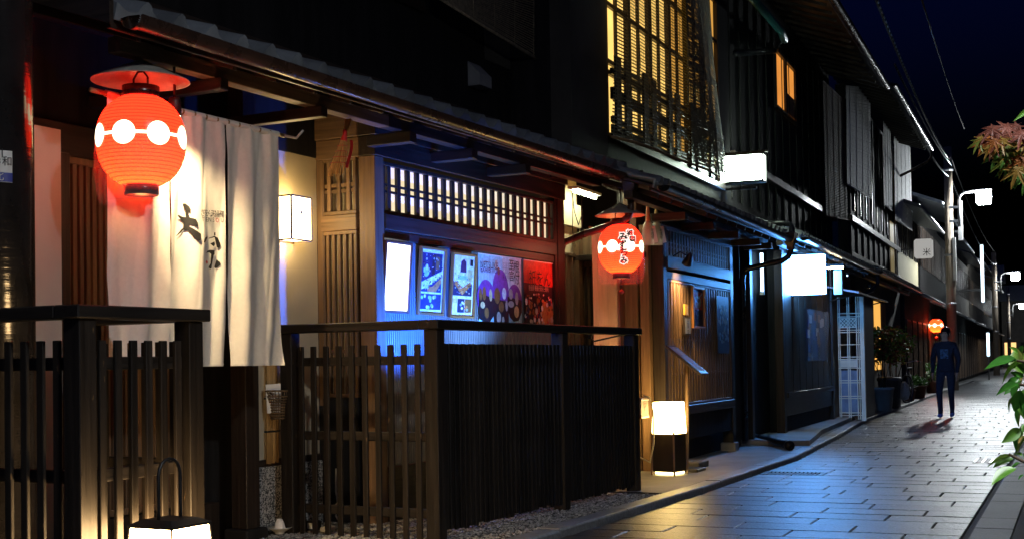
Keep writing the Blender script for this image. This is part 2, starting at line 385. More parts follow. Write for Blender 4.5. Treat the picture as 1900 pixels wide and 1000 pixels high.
# gravel bed in front of and around the first house
def kback(s): return kerb(s)+.156
gb = MB(); e1 = F1.w(0, 3.50)
pts = [(-kback(q), q, .045) for q in (2, 4, 6, 8.33, 9.74, 10.75)]
p_ = F1.w(-1.38, 3.55); q_ = F1.w(-1.38, -6)
gb.poly(pts + [(p_.x, p_.y, .045), (q_.x, q_.y, .045)])
gravel_base = structure(gb.build('gravel_bed', surf('grey grit', (0.07, 0.07, 0.07), 0.9, 0.6, (60, 60, 60), bump=0.4, bscale=(160, 160, 160))))
ico = [Vector(v).normalized() for v in ((1,0,0),(-1,0,0),(0,1,0),(0,-1,0),(0,0,1),(0,0,-1))]
icf = [(0,2,4),(2,1,4),(1,3,4),(3,0,4),(2,0,5),(1,2,5),(3,1,5),(0,3,5)]
m = MB(); cnt = 0
while cnt < 15000:
    y = random.uniform(-1.2, 3.6); x = random.uniform(-1.3, 0.62)
    w = F1.w(x, y)
    if -w.x < kback(w.y)+.008 or w.y > 10.72: continue
    if x < -.95 and y > .6: continue
    r = random.uniform(.006, .013); an = random.uniform(0, 6.3); c, sn = math.cos(an), math.sin(an)
    k = [random.uniform(.7, 1.3) for _ in range(3)]
    m.add([(w.x+r*(v.x*k[0]*c-v.y*k[1]*sn), w.y+r*(v.x*k[0]*sn+v.y*k[1]*c), .047+r*.6*(v.z*k[2]*.8+.3)) for v in ico], icf); cnt += 1
stuff(m.build('loose_gravel', peb_m, gravel_base))
# concrete apron before the second house
ap = MB()
ks = [10.76, 11.28, 12.5, 14, 15.3, 16.2, 17.0]
top = [(-kback(q), q, .055) for q in ks]
ap.poly(top + [(-6.0, 17.0, .055), (-6.0, 10.9, .055), (-4.6, 10.86, .055)])
structure(ap.build('pavement_apron', conc_m))
# raised platform before the third house, stepped
FS = [(16.95, 3.22), (19.5, 3.52), (22.2, 3.66), (24.3, 3.78)]
pf = MB(); n = len(FS)
tp = [(-p, s_, .125) for s_, p in FS]; bt = [(-p, s_, .03) for s_, p in FS]
pf.poly(tp + [(-7, 24.3, .125), (-7, 16.95, .125)])
for i in range(n-1): pf.quad(bt[i], bt[i+1], tp[i+1], tp[i])
pf.quad((-7, 16.95, .03), bt[0], tp[0], (-7, 16.95, .125)); pf.quad(bt[-1], (-7, 24.3, .03), (-7, 24.3, .125), tp[-1])
structure(pf.build('stone_platform', conc_m))
lw = MB(); lw.poly([(-kback(q), q, .054) for q in (17, 19.5, 22, 24.2, 30, 34, 43.9, 62)] + [(-7.5, 62, .054), (-7.5, 17, .054)])
structure(lw.build('pavement', surf('worn concrete', (0.12, 0.115, 0.105), 0.8, 0.3, (2, 2, 2), bump=0.3, bscale=(40, 40, 40))))

# ================================================================== shared builders
def hx4(F, q, x): return [F.hx(px, py, x) for px, py in q]
_TILE = {}
def tile_mesh(pitch, ln, eave):
    k = (round(pitch, 3), round(ln, 3), eave)
    if k in _TILE: return _TILE[k]
    n = 10; prof = []
    for i in range(n+1):
        t = i/n                               # shallow pan then a roll on the far side
        z = -.030*math.sin(math.pi*min(1, t/.72)) + (.046*math.sin(math.pi*(t-.62)/.38) if t > .62 else 0)
        prof.append((t*pitch, z))
    m = MB(); th = .016
    m.smooth = True
    vs = []; 
    for x in (0, -ln):
        for (y, z) in prof: vs.append((x, y, z))
        for (y, z) in prof: vs.append((x, y, z-th))
    N = n+1; fs = []
    for i in range(n):
        fs.append((i, i+1, 2*N+i+1, 2*N+i)); fs.append((N+i+1, N+i, 3*N+i, 3*N+i+1))
    m.add(vs, fs); m.smooth = False
    m.add(vs[:2*N], [(N+i, N+i+1, i+1, i) for i in range(n)])
    m.add([vs[0], vs[N], vs[2*N], vs[3*N]], [(0, 1, 3, 2)]); m.add([vs[N-1], vs[2*N-1], vs[3*N-1], vs[4*N-1]], [(0, 2, 3, 1)])
    if eave:                                  # hanging face plate of an eave tile
        lo = -.085
        f = [(.004, y, z+.001) for y, z in prof] + [(.004, y, lo) for y, z in prof]
        bk = [(-.014, y, z-th) for y, z in prof] + [(-.014, y, lo) for y, z in prof]
        m.add(f, [(N+i, N+i+1, i+1, i) for i in range(n)]); m.add(bk, [(i, i+1, N+i+1, N+i) for i in range(n)])
        m.add([f[N], f[2*N-1], bk[2*N-1], bk[N]], [(3, 2, 1, 0)]); m.add([f[0], f[N], bk[N], bk[0]], [(0, 1, 2, 3)]); m.add([f[N-1], f[2*N-1], bk[2*N-1], bk[N-1]], [(3, 2, 1, 0)])
    _TILE[k] = m.mesh('roof_tile', tile_m); return _TILE[k]
def tiled_roof(parent, xe, ze, y0, y1, slope, depth, pitch=.25, expo=.235, soffit=wood_dark_h):
    """lean-to roof: boards, then rows of separate tiles, eave row first; local x = xe is the eave"""
    rf = put('roof', None, parent) if 0 else None
    c, s_ = math.cos(slope), math.sin(slope)
    mb = MB(); t = .025
    a, b = (xe-.03, ze-.075), (xe-.03-depth*c, ze-.075+depth*s_)
    mb.add([(a[0], y0, a[1]), (a[0], y1, a[1]), (b[0], y1, b[1]), (b[0], y0, b[1]), (a[0], y0, a[1]+t), (a[0], y1, a[1]+t), (b[0], y1, b[1]+t), (b[0], y0, b[1]+t)],
           [(0, 1, 2, 3), (7, 6, 5, 4), (0, 4, 5, 1), (1, 5, 6, 2), (2, 6, 7, 3), (3, 7, 4, 0)])
    rf = mb.build('roof', soffit, parent)
    n = max(1, round((y1-y0)/pitch)); pt = (y1-y0)/n; rows = max(1, int(depth/expo))
    for r in range(rows):
        for i in range(n):
            o = put('roof_tile', tile_mesh(pt, .27, r == 0), rf, (xe-r*expo*c, y0+i*pt, ze+r*(expo*s_)+random.uniform(-.003, .003)))
            o.rotation_euler = (0, slope-.05, 0)
    # ridge course against the wall
    mb = MB(); xb, zb = xe-rows*expo*c, ze+rows*expo*s_
    mb.box(xb-.12, xb, y0, y1, zb-.02, zb+.06); mb.build('ridge_course', tile_m, rf)
    return rf
def rafters(parent, xe, ze, y0, y1, slope, depth, step=.45, mat=wood_dark_x, w=.035, h=.05):
    n = int((y1-y0)/step)
    for i in range(n+1):
        y = y0 + (y1-y0)*(i+.5)/(n+1)
        m = MB().bbox(-depth/2, depth/2, -w/2, w/2, -h/2, h/2, .003)
        o = m.build('rafter', mat, parent, (xe-.08-depth/2*math.cos(slope), y, ze-.112+depth/2*math.sin(slope)))
        o.rotation_euler = (0, slope, 0)
def gutter(parent, x, z, y0, y1, r=.052, drop=0.0, mat=copper_m, brackets=.9, endcap=True):
    m = MB(); n = 12
    prof = [(math.cos(math.pi*(1+i/n))*r, math.sin(math.pi*(1+i/n))*r) for i in range(n+1)]
    pin = [(a*.93, b*.93) for a, b in prof][::-1]
    allp = prof + [(r*1.08, .006)] + pin; k = len(allp)
    m.smooth = True
    m.add([(x+a, y0, z+b) for a, b in allp] + [(x+a, y1, z-drop+b) for a, b in allp], [(i, (i+1) % k, k+(i+1) % k, k+i) for i in range(k)])
    m.smooth = False
    g = m.build('gutter', mat, parent)
    if endcap:
        c = MB(); nn = 18
        for i in range(nn):
            a0, a1 = math.pi*(1+i/nn), math.pi*(1+(i+1)/nn); am = (a0+a1)/2; R1 = r*1.12
            c.add([(x, y0-.035, z-.004), (x+math.cos(a0)*R1, y0-.012, z+math.sin(a0)*R1), (x+math.cos(am)*R1, y0-.024, z+math.sin(am)*R1), (x+math.cos(a1)*R1, y0-.012, z+math.sin(a1)*R1)], [(0, 1, 2), (0, 2, 3)])
            c.add([(x+math.cos(a0)*R1, y0-.012, z+math.sin(a0)*R1), (x+math.cos(a1)*R1, y0-.012, z+math.sin(a1)*R1), (x+math.cos(a1)*R1, y0+.02, z+math.sin(a1)*R1), (x+math.cos(a0)*R1, y0+.02, z+math.sin(a0)*R1)], [(0, 1, 2, 3)])
        c.build('end_cap', mat, g)
    nb = max(2, int((y1-y0)/brackets))
    for i in range(nb):
        yy = y0 + (y1-y0)*(i+.42)/nb; zz = z - drop*(yy-y0)/(y1-y0)
        b = MB(); R1 = r*1.06
        arc = [(math.cos(math.pi*(1+j/10))*R1, math.sin(math.pi*(1+j/10))*R1) for j in range(11)]
        b.smooth = True
        b.add([(x+a, yy-.009, zz+c_) for a, c_ in arc] + [(x+a, yy+.009, zz+c_) for a, c_ in arc] , [(j, j+1, 12+j-1+0, 11+j) for j in range(10)])
        b.build('bracket', mat, g)
    return g
def slat_window(parent, face, y0, y1, z0, z1, n, sw, sd, x, mat, back=None, rails=(), rail_h=.02, frame=.03, backx=-.05, name='lattice_window', axis='y'):
    """a lattice of separate upright slats in the plane x (axis y) with cross rails and a panel behind"""
    def bx(nm, m_, p_, a0, a1, b0, b1, c0, c1, b=.003):
        if axis == 'y': return boxp(nm, m_, p_, a0, a1, b0, b1, c0, c1, b)
        return boxp(nm, m_, p_, b0, b1, a0, a1, c0, c1, b)
    fr = bx(name, mat, parent, x-sd, x+.008, y0-frame, y1+frame, z0-frame, z0, .003)
    L = fr.location
    def sub(nm, m_, a0, a1, b0, b1, c0, c1, b=.003):
        o = bx(nm, m_, fr, a0, a1, b0, b1, c0, c1, b); o.location = Vector(o.location)-L; return o
    sub('head', mat, x-sd, x+.008, y0-frame, y1+frame, z1, z1+frame)
    sub('jamb', mat, x-sd, x+.008, y0-frame, y0, z0, z1); sub('jamb', mat, x-sd, x+.008, y1, y1+frame, z0, z1)
    p = (y1-y0)/n
    for i in range(n):
        yc = y0 + (i+.5)*p
        sub('slat', mat, x-sd, x, yc-sw/2, yc+sw/2, z0, z1)
    for rz in rails: sub('rail', mat, x-sd*.7, x-sd*.25, y0, y1, rz-rail_h/2, rz+rail_h/2, 0)
    if back: sub('pane', back, x+backx-.012, x+backx, y0-.01, y1+.01, z0-.01, z1+.01, 0)
    return fr

# ================================================================== FIRST HOUSE (the restaurant with the white curtain)
H1 = F1.thing('restaurant_townhouse', 'dark timber restaurant townhouse with tiled lean-to eave and blue-lit lattice window', 'townhouse', 0, 0)
BX = -.9                                           # plane of the bay
yb0 = F1.hx(695, 300, BX)[0]; yb1 = F1.hx(1047, 400, BX)[0]      # .64 .. 3.86
CX1 = -1.42                                        # plane of the cream wall
lam = glow('lit paper window', (1.0, 0.80, 0.48), 0.23, (0.75, 0.72, 0.62), 0.25)
# bay posts and beams
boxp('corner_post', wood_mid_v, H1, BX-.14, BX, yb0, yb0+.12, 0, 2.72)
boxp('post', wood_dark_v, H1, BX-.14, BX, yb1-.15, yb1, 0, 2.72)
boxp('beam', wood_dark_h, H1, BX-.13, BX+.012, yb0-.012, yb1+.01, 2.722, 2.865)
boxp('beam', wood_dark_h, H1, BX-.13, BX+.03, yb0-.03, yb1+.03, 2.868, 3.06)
yl0, yl1 = F1.hx(715, 300, BX)[0], F1.hx(1027, 400, BX)[0]
boxp('jamb', wood_dark_v, H1, BX-.10, BX-.006, yb0+.123, yl0-.032, .45, 2.72)
boxp('jamb', wood_dark_v, H1, BX-.10, BX-.006, yl1+.032, yb1-.153, .45, 2.72)
slat_window(H1, 'y', yl0, yl1, 2.335, 2.665, 21, .050, .026, BX-.012, wood_dark_v, lam, (2.475, 2.525), .018, .028, -.027)
boxp('sill_beam', wood_dark_h, H1, BX-.09, BX+.012, yl0-.02, yl1+.02, 2.19, 2.304)
boxp('rail', wood_dark_h, H1, BX-.09, BX-.012, yl0-.02, yl1+.02, 2.125, 2.187)
# ribbed wall panel behind the posters: narrow uprights
rib_m = surf('grey blue ribbed board', (0.20, 0.195, 0.19), 0.5, 0.15, GV, rnd=0.0)
rb = MB(); y = yl0-.02
while y < yl1+.02:
    rb.box(BX-.060, BX-.045, y, y+.019, .45, 2.124); y += .029
rbo = boxp('ribbed_wall', rib_m, H1, BX-.08, BX-.0605, yl0-.02, yl1+.02, .45, 2.124, 0)
o = stuff(rb.build('upright_ribs', rib_m, rbo)); o.location = -Vector(rbo.location)
boxp('plinth_board', wood_dark_h, H1, BX-.10, BX-.001, yb0+.123, yb1-.153, .05, .449)
boxp('backing_wall', black_wall, H1, BX-.30, BX-.17, yb0+.14, yb1-.16, 0, 3.0, 0)
# side of the bay (faces down the street towards the lantern)
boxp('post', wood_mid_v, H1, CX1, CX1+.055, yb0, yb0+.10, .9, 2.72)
boxp('post_foot_shade', black_wall, H1, CX1, CX1+.055, yb0, yb0+.10, 0, .898)  # foot of the post blackened to stand in for shade
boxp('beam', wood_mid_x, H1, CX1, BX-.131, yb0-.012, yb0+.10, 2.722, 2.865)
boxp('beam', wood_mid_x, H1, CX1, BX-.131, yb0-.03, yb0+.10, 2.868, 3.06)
xs0, _ = F1.hy(594, 350, yb0); xs1, _ = F1.hy(660, 350, yb0)
_, zt = F1.hy(625, 300, yb0); _, zb = F1.hy(625, 392, yb0)
frost = surf('frosted pane', (0.50, 0.47, 0.40), 0.4, 0.2, (40, 40, 40))
slat_window(H1, 'x', xs0+.03, xs1-.03, zb, zt, 3, .034, .035, yb0+.04, wood_mid_v, frost, (lerp(zb, zt, .40), lerp(zb, zt, .52)), .026, .028, .05, axis='x')
_, zt2 = F1.hy(625, 436, yb0)
slat_window(H1, 'x', xs0+.03, xs1-.03, .99, zt2, 5, .026, .035, yb0+.04, wood_mid_v, frost, (1.3,), .026, .028, .05, axis='x')
boxp('rail', wood_mid_x, H1, xs0, xs1, yb0+.0, yb0+.06, zt2+.03, zb-.03)
boxp('plinth_board', black_wall, H1, xs0, xs1, yb0+.0, yb0+.06, .05, .96)  # board raised and blackened in place of the shade low on this side
# cream wall by the entrance, washed pebble base, posts
boxp('plaster_wall', plaster, H1, CX1-.10, CX1, -.20, yb0-.001, .55, 2.74, 0)
boxp('upper_board', black_wall, H1, CX1-.10, CX1+.01, -.20, yb0-.001, 2.742, 3.25, 0)
boxp('pebble_base', terr_m, H1, CX1-.10, CX1+.03, -.10, yb0-.002, 0, .50, .006)
boxp('rail', wood_dark_h, H1, CX1-.10, CX1+.02, -.12, yb0-.003, .502, .548)
boxp('door_post', wood_dark_v, H1, CX1+.03, CX1+.16, -.40, -.26, .12, 3.2)
boxp('plinth_block', black_wall, H1, CX1+.0, CX1+.20, -.45, -.22, .0, .119, .012)
# entrance: lattice door behind the curtain, white wall at its far side
boxp('door_head', wood_dark_h, H1, CX1-.12, CX1+.02, -3.4, -.41, 2.44, 2.62)
ydl = F1.hx(128, 400, CX1)[0]
slat_window(H1, 'y', ydl, -.75, .35, 2.40, 20, .032, .03, CX1-.03, wood_mid_v, black_wall, (1.30,), .03, .04, -.05, name='lattice_door')
boxp('door_board', wood_dark_v, H1, CX1-.10, CX1-.03, ydl, -.45, .05, .30)
boxp('inner_wall', black_wall, H1, CX1-.30, CX1-.2, -5.5, yb0, 0, 3.4, 0)
yw = F1.hx(113, 300, CX1+.12)[0]
boxp('white_wall', plaster_white, H1, CX1-.1, CX1+.12, yw-1.6, yw, .05, 2.55, 0)
boxp('door_jamb', wood_dark_v, H1, CX1-.06, CX1+.06, yw+.002, ydl-.045, .05, 2.44)
# eave: beam, arms, boards, tiles, gutter
EX, EZ = -.30, 2.975
RY0, RY1 = -2.52, 3.98
SL = R_(19)
roof1 = tiled_roof(H1, EX, EZ+.02, RY0, RY1, SL, 1.02)
rafters(H1, EX, EZ+.02, RY0+.05, RY1-.05, SL, .95, .40)
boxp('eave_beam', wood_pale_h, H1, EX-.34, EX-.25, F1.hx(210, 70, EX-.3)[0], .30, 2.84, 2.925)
boxp('eave_beam', fence_h, H1, EX-.34, EX-.25, .303, RY1-.03, 2.84, 2.925)  # bay stretch of the same beam blackened to stand in for shade
boxp('fascia', wood_dark_h, H1, EX-.075, EX-.05, RY0, RY1, 2.875, 2.94)
for px in (392, 578):
    yy = F1.hx(px, 190, EX-.3)[0]
    boxp('eave_arm', wood_dark_x, H1, CX1-.1, EX-.20, yy-.035, yy+.035, 2.77, 2.838)
for px in (745, 860, 960):
    yy = F1.hx(px, 270, EX-.3)[0]
    boxp('eave_arm', fence_x, H1, BX+.032, EX-.20, yy-.045, yy+.045, 2.76, 2.838)
gut1 = gutter(H1, EX+.058, 2.925, RY0+.05, RY1-.02, .056, .03)
# verge board at the roof's end
m = MB(); c, s_ = math.cos(SL), math.sin(SL)
m.add([(EX-.02, RY0-.03, EZ-.09), (EX-.02-1.0*c, RY0-.03, EZ-.09+1.0*s_), (EX-.02-1.0*c, RY0-.03, EZ+.03+1.0*s_), (EX-.02, RY0-.03, EZ+.03), (EX-.02, RY0-.002, EZ-.09), (EX-.02-1.0*c, RY0-.002, EZ-.09+1.0*s_), (EX-.02-1.0*c, RY0-.002, EZ+.03+1.0*s_), (EX-.02, RY0-.002, EZ+.03)],
      [(0, 1, 2, 3), (7, 6, 5, 4), (0, 4, 5, 1), (3, 2, 6, 7), (0, 3, 7, 4)])
m.build('verge_board', wood_dark_x, H1)
# ceiling boards of the eave
m = MB(); m.box(CX1-.2, BX, RY0, RY1, 3.26, 3.29); m.build('ceiling', wood_dark_h, H1)
# downspout with hopper at the far end
m = MB(); hx_, hy_ = EX+.058, RY1-.06
m.lathe([(.0, 2.70), (.05, 2.70), (.055, 2.74), (.095, 2.86), (.10, 2.94), (.09, 2.94)], 4, (hx_, hy_, 0), False, math.pi/4, math.pi/4+2*math.pi)
hop = m.build('rain_hopper', copper_m, H1)
pts = [(hx_, hy_, 2.72), (hx_, hy_, 2.60), (hx_-.03, hy_, 2.53), (hx_-.09, hy_, 2.49), (hx_-.5, hy_, 2.39), (BX-.03, hy_, 2.33), (BX-.06, hy_, 2.28), (BX-.07, hy_, 2.2), (BX-.07, hy_, .1)]
MB().tube(pts, .034, 10).build('downspout', copper_m, H1)
# upper storey: black boards, pale panel, thin pipe, vent hood
UX = -1.25
boxp('upper_wall', black_wall, H1, UX-.15, UX, -2.5, 4.0, 3.30, 7.2, 0)
y0, z0 = F1.hx(897, 45, UX); y1, z1 = F1.hx(945, 130, UX)
boxp('upper_panel', plaster_dark, H1, UX+.002, UX+.012, y0, y1, z1, z0+.5, .003)
y0, z0 = F1.hx(868, 160, UX); y1, z1 = F1.hx(890, 135, UX)
m = MB(); m.add([(UX+.002, y0, z0), (UX+.12, y0, z0), (UX+.12, y0, z0+.10), (UX+.002, y0, z0+.22), (UX+.002, y1, z0), (UX+.12, y1, z0), (UX+.12, y1, z0+.10), (UX+.002, y1, z0+.22)],
      [(0, 1, 2, 3), (7, 6, 5, 4), (1, 5, 6, 2), (2, 6, 7, 3), (0, 4, 5, 1)]); m.build('vent_hood', grey_plastic, H1)
pts = [Vector((UX+.05,) + F1.hx(*q, UX+.05)) for q in ((968, 60), (968, 205), (973, 222), (990, 227), (997, 234), (998, 252))]
pts[0].z = 5.2
MB().tube(pts, .017, 8).build('thin_pipe', black_pipe, H1)
for z in (4.1, 5.4): boxp('upper_rail', wood_dark_h, H1, UX+.001, UX+.04, -2.4, 1.9, z, z+.09)
boxp('end_wall', black_wall, H1, -3.6, UX+.0, 4.0, 4.14, 2.9, 7.2, 0)

# ------------------------------------------------------------------ fences
fence_slat = {}
def fence(name, label, y0, y1, ret, ret2, pitch, posts, zgnd=.05, sw=.042, pw=.10):
    """low timber screen along x = 0 from y0 to y1 with a return at y0 running in to x = -ret"""
    T = F1.thing(name, label, 'fence', -pw/2, (y0+y1)/2, 0)
    ox, oy = -pw/2, (y0+y1)/2
    def b(nm, mat, x0, x1, ya, yb_, za, zb_, bv=.004): return boxp(nm, mat, T, x0-ox, x1-ox, ya-oy, yb_-oy, za, zb_, bv)
    RT, RB = 1.485, 1.425                      # top rail
    b('top_rail', fence_h, -pw-.025, .025, y0-.03, y1+.03, RB, RT, .006)
    for yy in posts: b('post', fence_v, -pw, 0, yy-pw/2, yy+pw/2, zgnd-.04, RB-.001)
    zs = 1.33
    def run(a, b_, fixed, axis, n, lo):
        p = (b_-a)/n
        for i in range(n):
            c = a + (i+.5)*p
            k = zgnd + lo + random.uniform(-.008, .008)
            tz = zs + random.uniform(-.004, .004)
            if axis == 'y': b('slat', fence_v, fixed-.02, fixed, c-sw/2, c+sw/2, round(k, 2), zs, .003)
            else: b('slat', fence_v, c-sw/2, c+sw/2, fixed-.0, fixed+.02, round(k, 2), zs, .003)
        for z in (1.225, .72, .22):
            if axis == 'y': b('cross_rail', fence_h, fixed-.065, fixed-.021, a, b_, z-.03, z+.03)
            else: b('cross_rail', fence_x, a, b_, fixed+.021, fixed+.065, z-.03, z+.03)
    ps = sorted(posts)
    for pa, pb in zip(ps, ps[1:]): run(pa+pw/2+.008, pb-pw/2-.008, -.018, 'y', max(1, round((pb-pa-pw)/pitch)), .05)
    if ret:
        b('top_rail', fence_x, -ret-.03, -pw-.026, y0-.03, y0+pw+.025, RB, RT, .006)
        b('post', fence_v, -ret, -ret+pw, y0, y0+pw, zgnd-.04, RB-.001)
        run(-ret+pw+.012, -pw-.012, y0+.016, 'x', round((ret-2*pw)/.103), .0)
    if ret2:
        b('top_rail', fence_x, -ret2-.03, -pw-.026, y1-pw-.025, y1+.03, RB, RT, .006)
        b('post', fence_v, -ret2, -ret2+pw, y1-pw, y1, zgnd-.04, RB-.001)
        run(-ret2+pw+.012, -pw-.012, y1-.05, 'x', round((ret2-2*pw)/.103), .0)
    return T
yL0, yL1 = F1.hx(148, 700, 0)[0], F1.hx(378, 700, 0)[0]
fence('entrance_screen', 'dark slatted timber screen beside the glowing floor lantern', yL0, yL1, 1.25, .78, .10, (yL0+.05, yL1-.05))
yR1 = F1.hx(1187, 750, 0)[0]
fence('front_screen', 'long dark slatted timber screen below the framed pictures and posters', -.02, yR1, 1.27, 0, .066, (.03, 1.93, yR1-.05))

# ------------------------------------------------------------------ utility pole at the entrance
pr = .17; PX = -.34
while F1.hx(-6, 400, PX)[0] < yL0+.36: PX -= .02
yy = F1.hx(-6, 400, PX)[0]
UP = F1.thing('utility_pole', 'thick dark steel pole with number plate and strap behind the entrance screen', 'pole', PX, yy)
pole_m = surf('glossy dark pole', (0.022, 0.020, 0.022), 0.16, 0.4, (3, 3, 3), metal=0.3, rvar=0.06, bump=.22, bscale=(3, 3, 45))
MB().lathe([(0, 0), (pr*1.08, 0), (pr*.98, 7.5), (0, 7.5)], 40).build('shaft', pole_m, UP)
zP = F1.hx(20, 325, PX)[1]+.02
m = MB(); m.grid(lambda u, v: ((pr+.010)*math.cos(-1.25+.95*u), (pr+.010)*math.sin(-1.25+.95*u), zP-.09+.155*v), 10, 3); plate = m.build('number_plate', white_plastic, UP)
m = MB(); m.grid(lambda u, v: ((pr+.0115)*math.cos(-1.25+.95*u), (pr+.0115)*math.sin(-1.25+.95*u), zP-.088+.045*v), 10, 2); m.build('blue_band', surf('sign blue', (0.01, 0.02, 0.30), .4, .1), plate)
m = MB(); m.lathe([(pr+.004, zP-.026), (pr+.007, zP-.024), (pr+.007, zP+.0), (pr+.004, zP+.002)], 40); m.build('strap', grey_plastic, UP)
for an, ch, zz in ((-.66, '3', zP+.01), (-.44, '和', zP+.01), (-.66, '北', zP-.065), (-.66, '川', zP+.05)):
    text('plate_number', ch, .05, ink_m if ch not in '北' else white_plastic, plate, ((pr+.0135)*math.cos(an), (pr+.0135)*math.sin(an), zz), (R_(90), 0, an+R_(90)))

# ------------------------------------------------------------------ round red lanterns
lan_red = None
def lantern_mats():
    m, nt, b = _new('red lantern paper'); N = nt.nodes; L = nt.links
    em = N.new('ShaderNodeEmission'); em.inputs['Color'].default_value = (1.0, 0.012, 0.007, 1)
    tc = N.new('ShaderNodeTexCoord'); sx = N.new('ShaderNodeSeparateXYZ'); L.new(tc.outputs['Object'], sx.inputs[0])
    fr = N.new('ShaderNodeMath'); fr.operation = 'MULTIPLY'; fr.inputs[1].default_value = 54.0; L.new(sx.outputs['Z'], fr.inputs[0])     # bamboo hoops behind the paper
    f2 = N.new('ShaderNodeMath'); f2.operation = 'FRACT'; L.new(fr.outputs[0], f2.inputs[0])
    mr = N.new('ShaderNodeMapRange'); mr.inputs['From Min'].default_value = .0; mr.inputs['From Max'].default_value = .35; mr.inputs['To Min'].default_value = .12; mr.inputs['To Max'].default_value = 1.05
    L.new(f2.outputs[0], mr.inputs['Value']); L.new(mr.outputs[0], em.inputs['Strength'])
    cm = N.new('ShaderNodeMix'); cm.data_type = 'RGBA'; cm.inputs['A'].default_value = (.22, .02, .004, 1); cm.inputs['B'].default_value = (.85, .13, .02, 1); L.new(mr.outputs[0], cm.inputs['Factor'])
    tr = N.new('ShaderNodeBsdfTranslucent'); tr.inputs['Color'].default_value = (0.85, 0.13, 0.02, 1)
    L.new(cm.outputs['Result'], tr.inputs['Color'])
    ad = N.new('ShaderNodeAddShader'); L.new(em.outputs[0], ad.inputs[0]); L.new(tr.outputs[0], ad.inputs[1])
    gl = N.new('ShaderNodeBsdfGlossy'); gl.inputs['Roughness'].default_value = .25
    mx = N.new('ShaderNodeMixShader'); mx.inputs[0].default_value = .04
    L.new(ad.outputs[0], mx.inputs[1]); L.new(gl.outputs[0], mx.inputs[2])
    L.new(mx.outputs[0], N['Material Output'].inputs['Surface'])
    m2, nt, b = _new('white lantern paper'); N = nt.nodes; L = nt.links
    em = N.new('ShaderNodeEmission'); em.inputs['Color'].default_value = (1.0, 0.80, 0.45, 1); em.inputs['Strength'].default_value = 1.3
    L.new(em.outputs[0], N['Material Output'].inputs['Surface'])
    return m, m2
lan_red, lan_white = lantern_mats()
wrap_m, nt, b = _new('clear rain wrap')
b.inputs['Base Color'].default_value = (1, .9, .9, 1); b.inputs['Roughness'].default_value = .12; b.inputs['Alpha'].default_value = .10
nz = nt.nodes.new('ShaderNodeTexNoise'); nz.inputs['Scale'].default_value = 14; bp = nt.nodes.new('ShaderNodeBump'); bp.inputs['Distance'].default_value = .03; bp.inputs['Strength'].default_value = .9
nt.links.new(nz.outputs['Fac'], bp.inputs['Height']); nt.links.new(bp.outputs[0], b.inputs['Normal'])
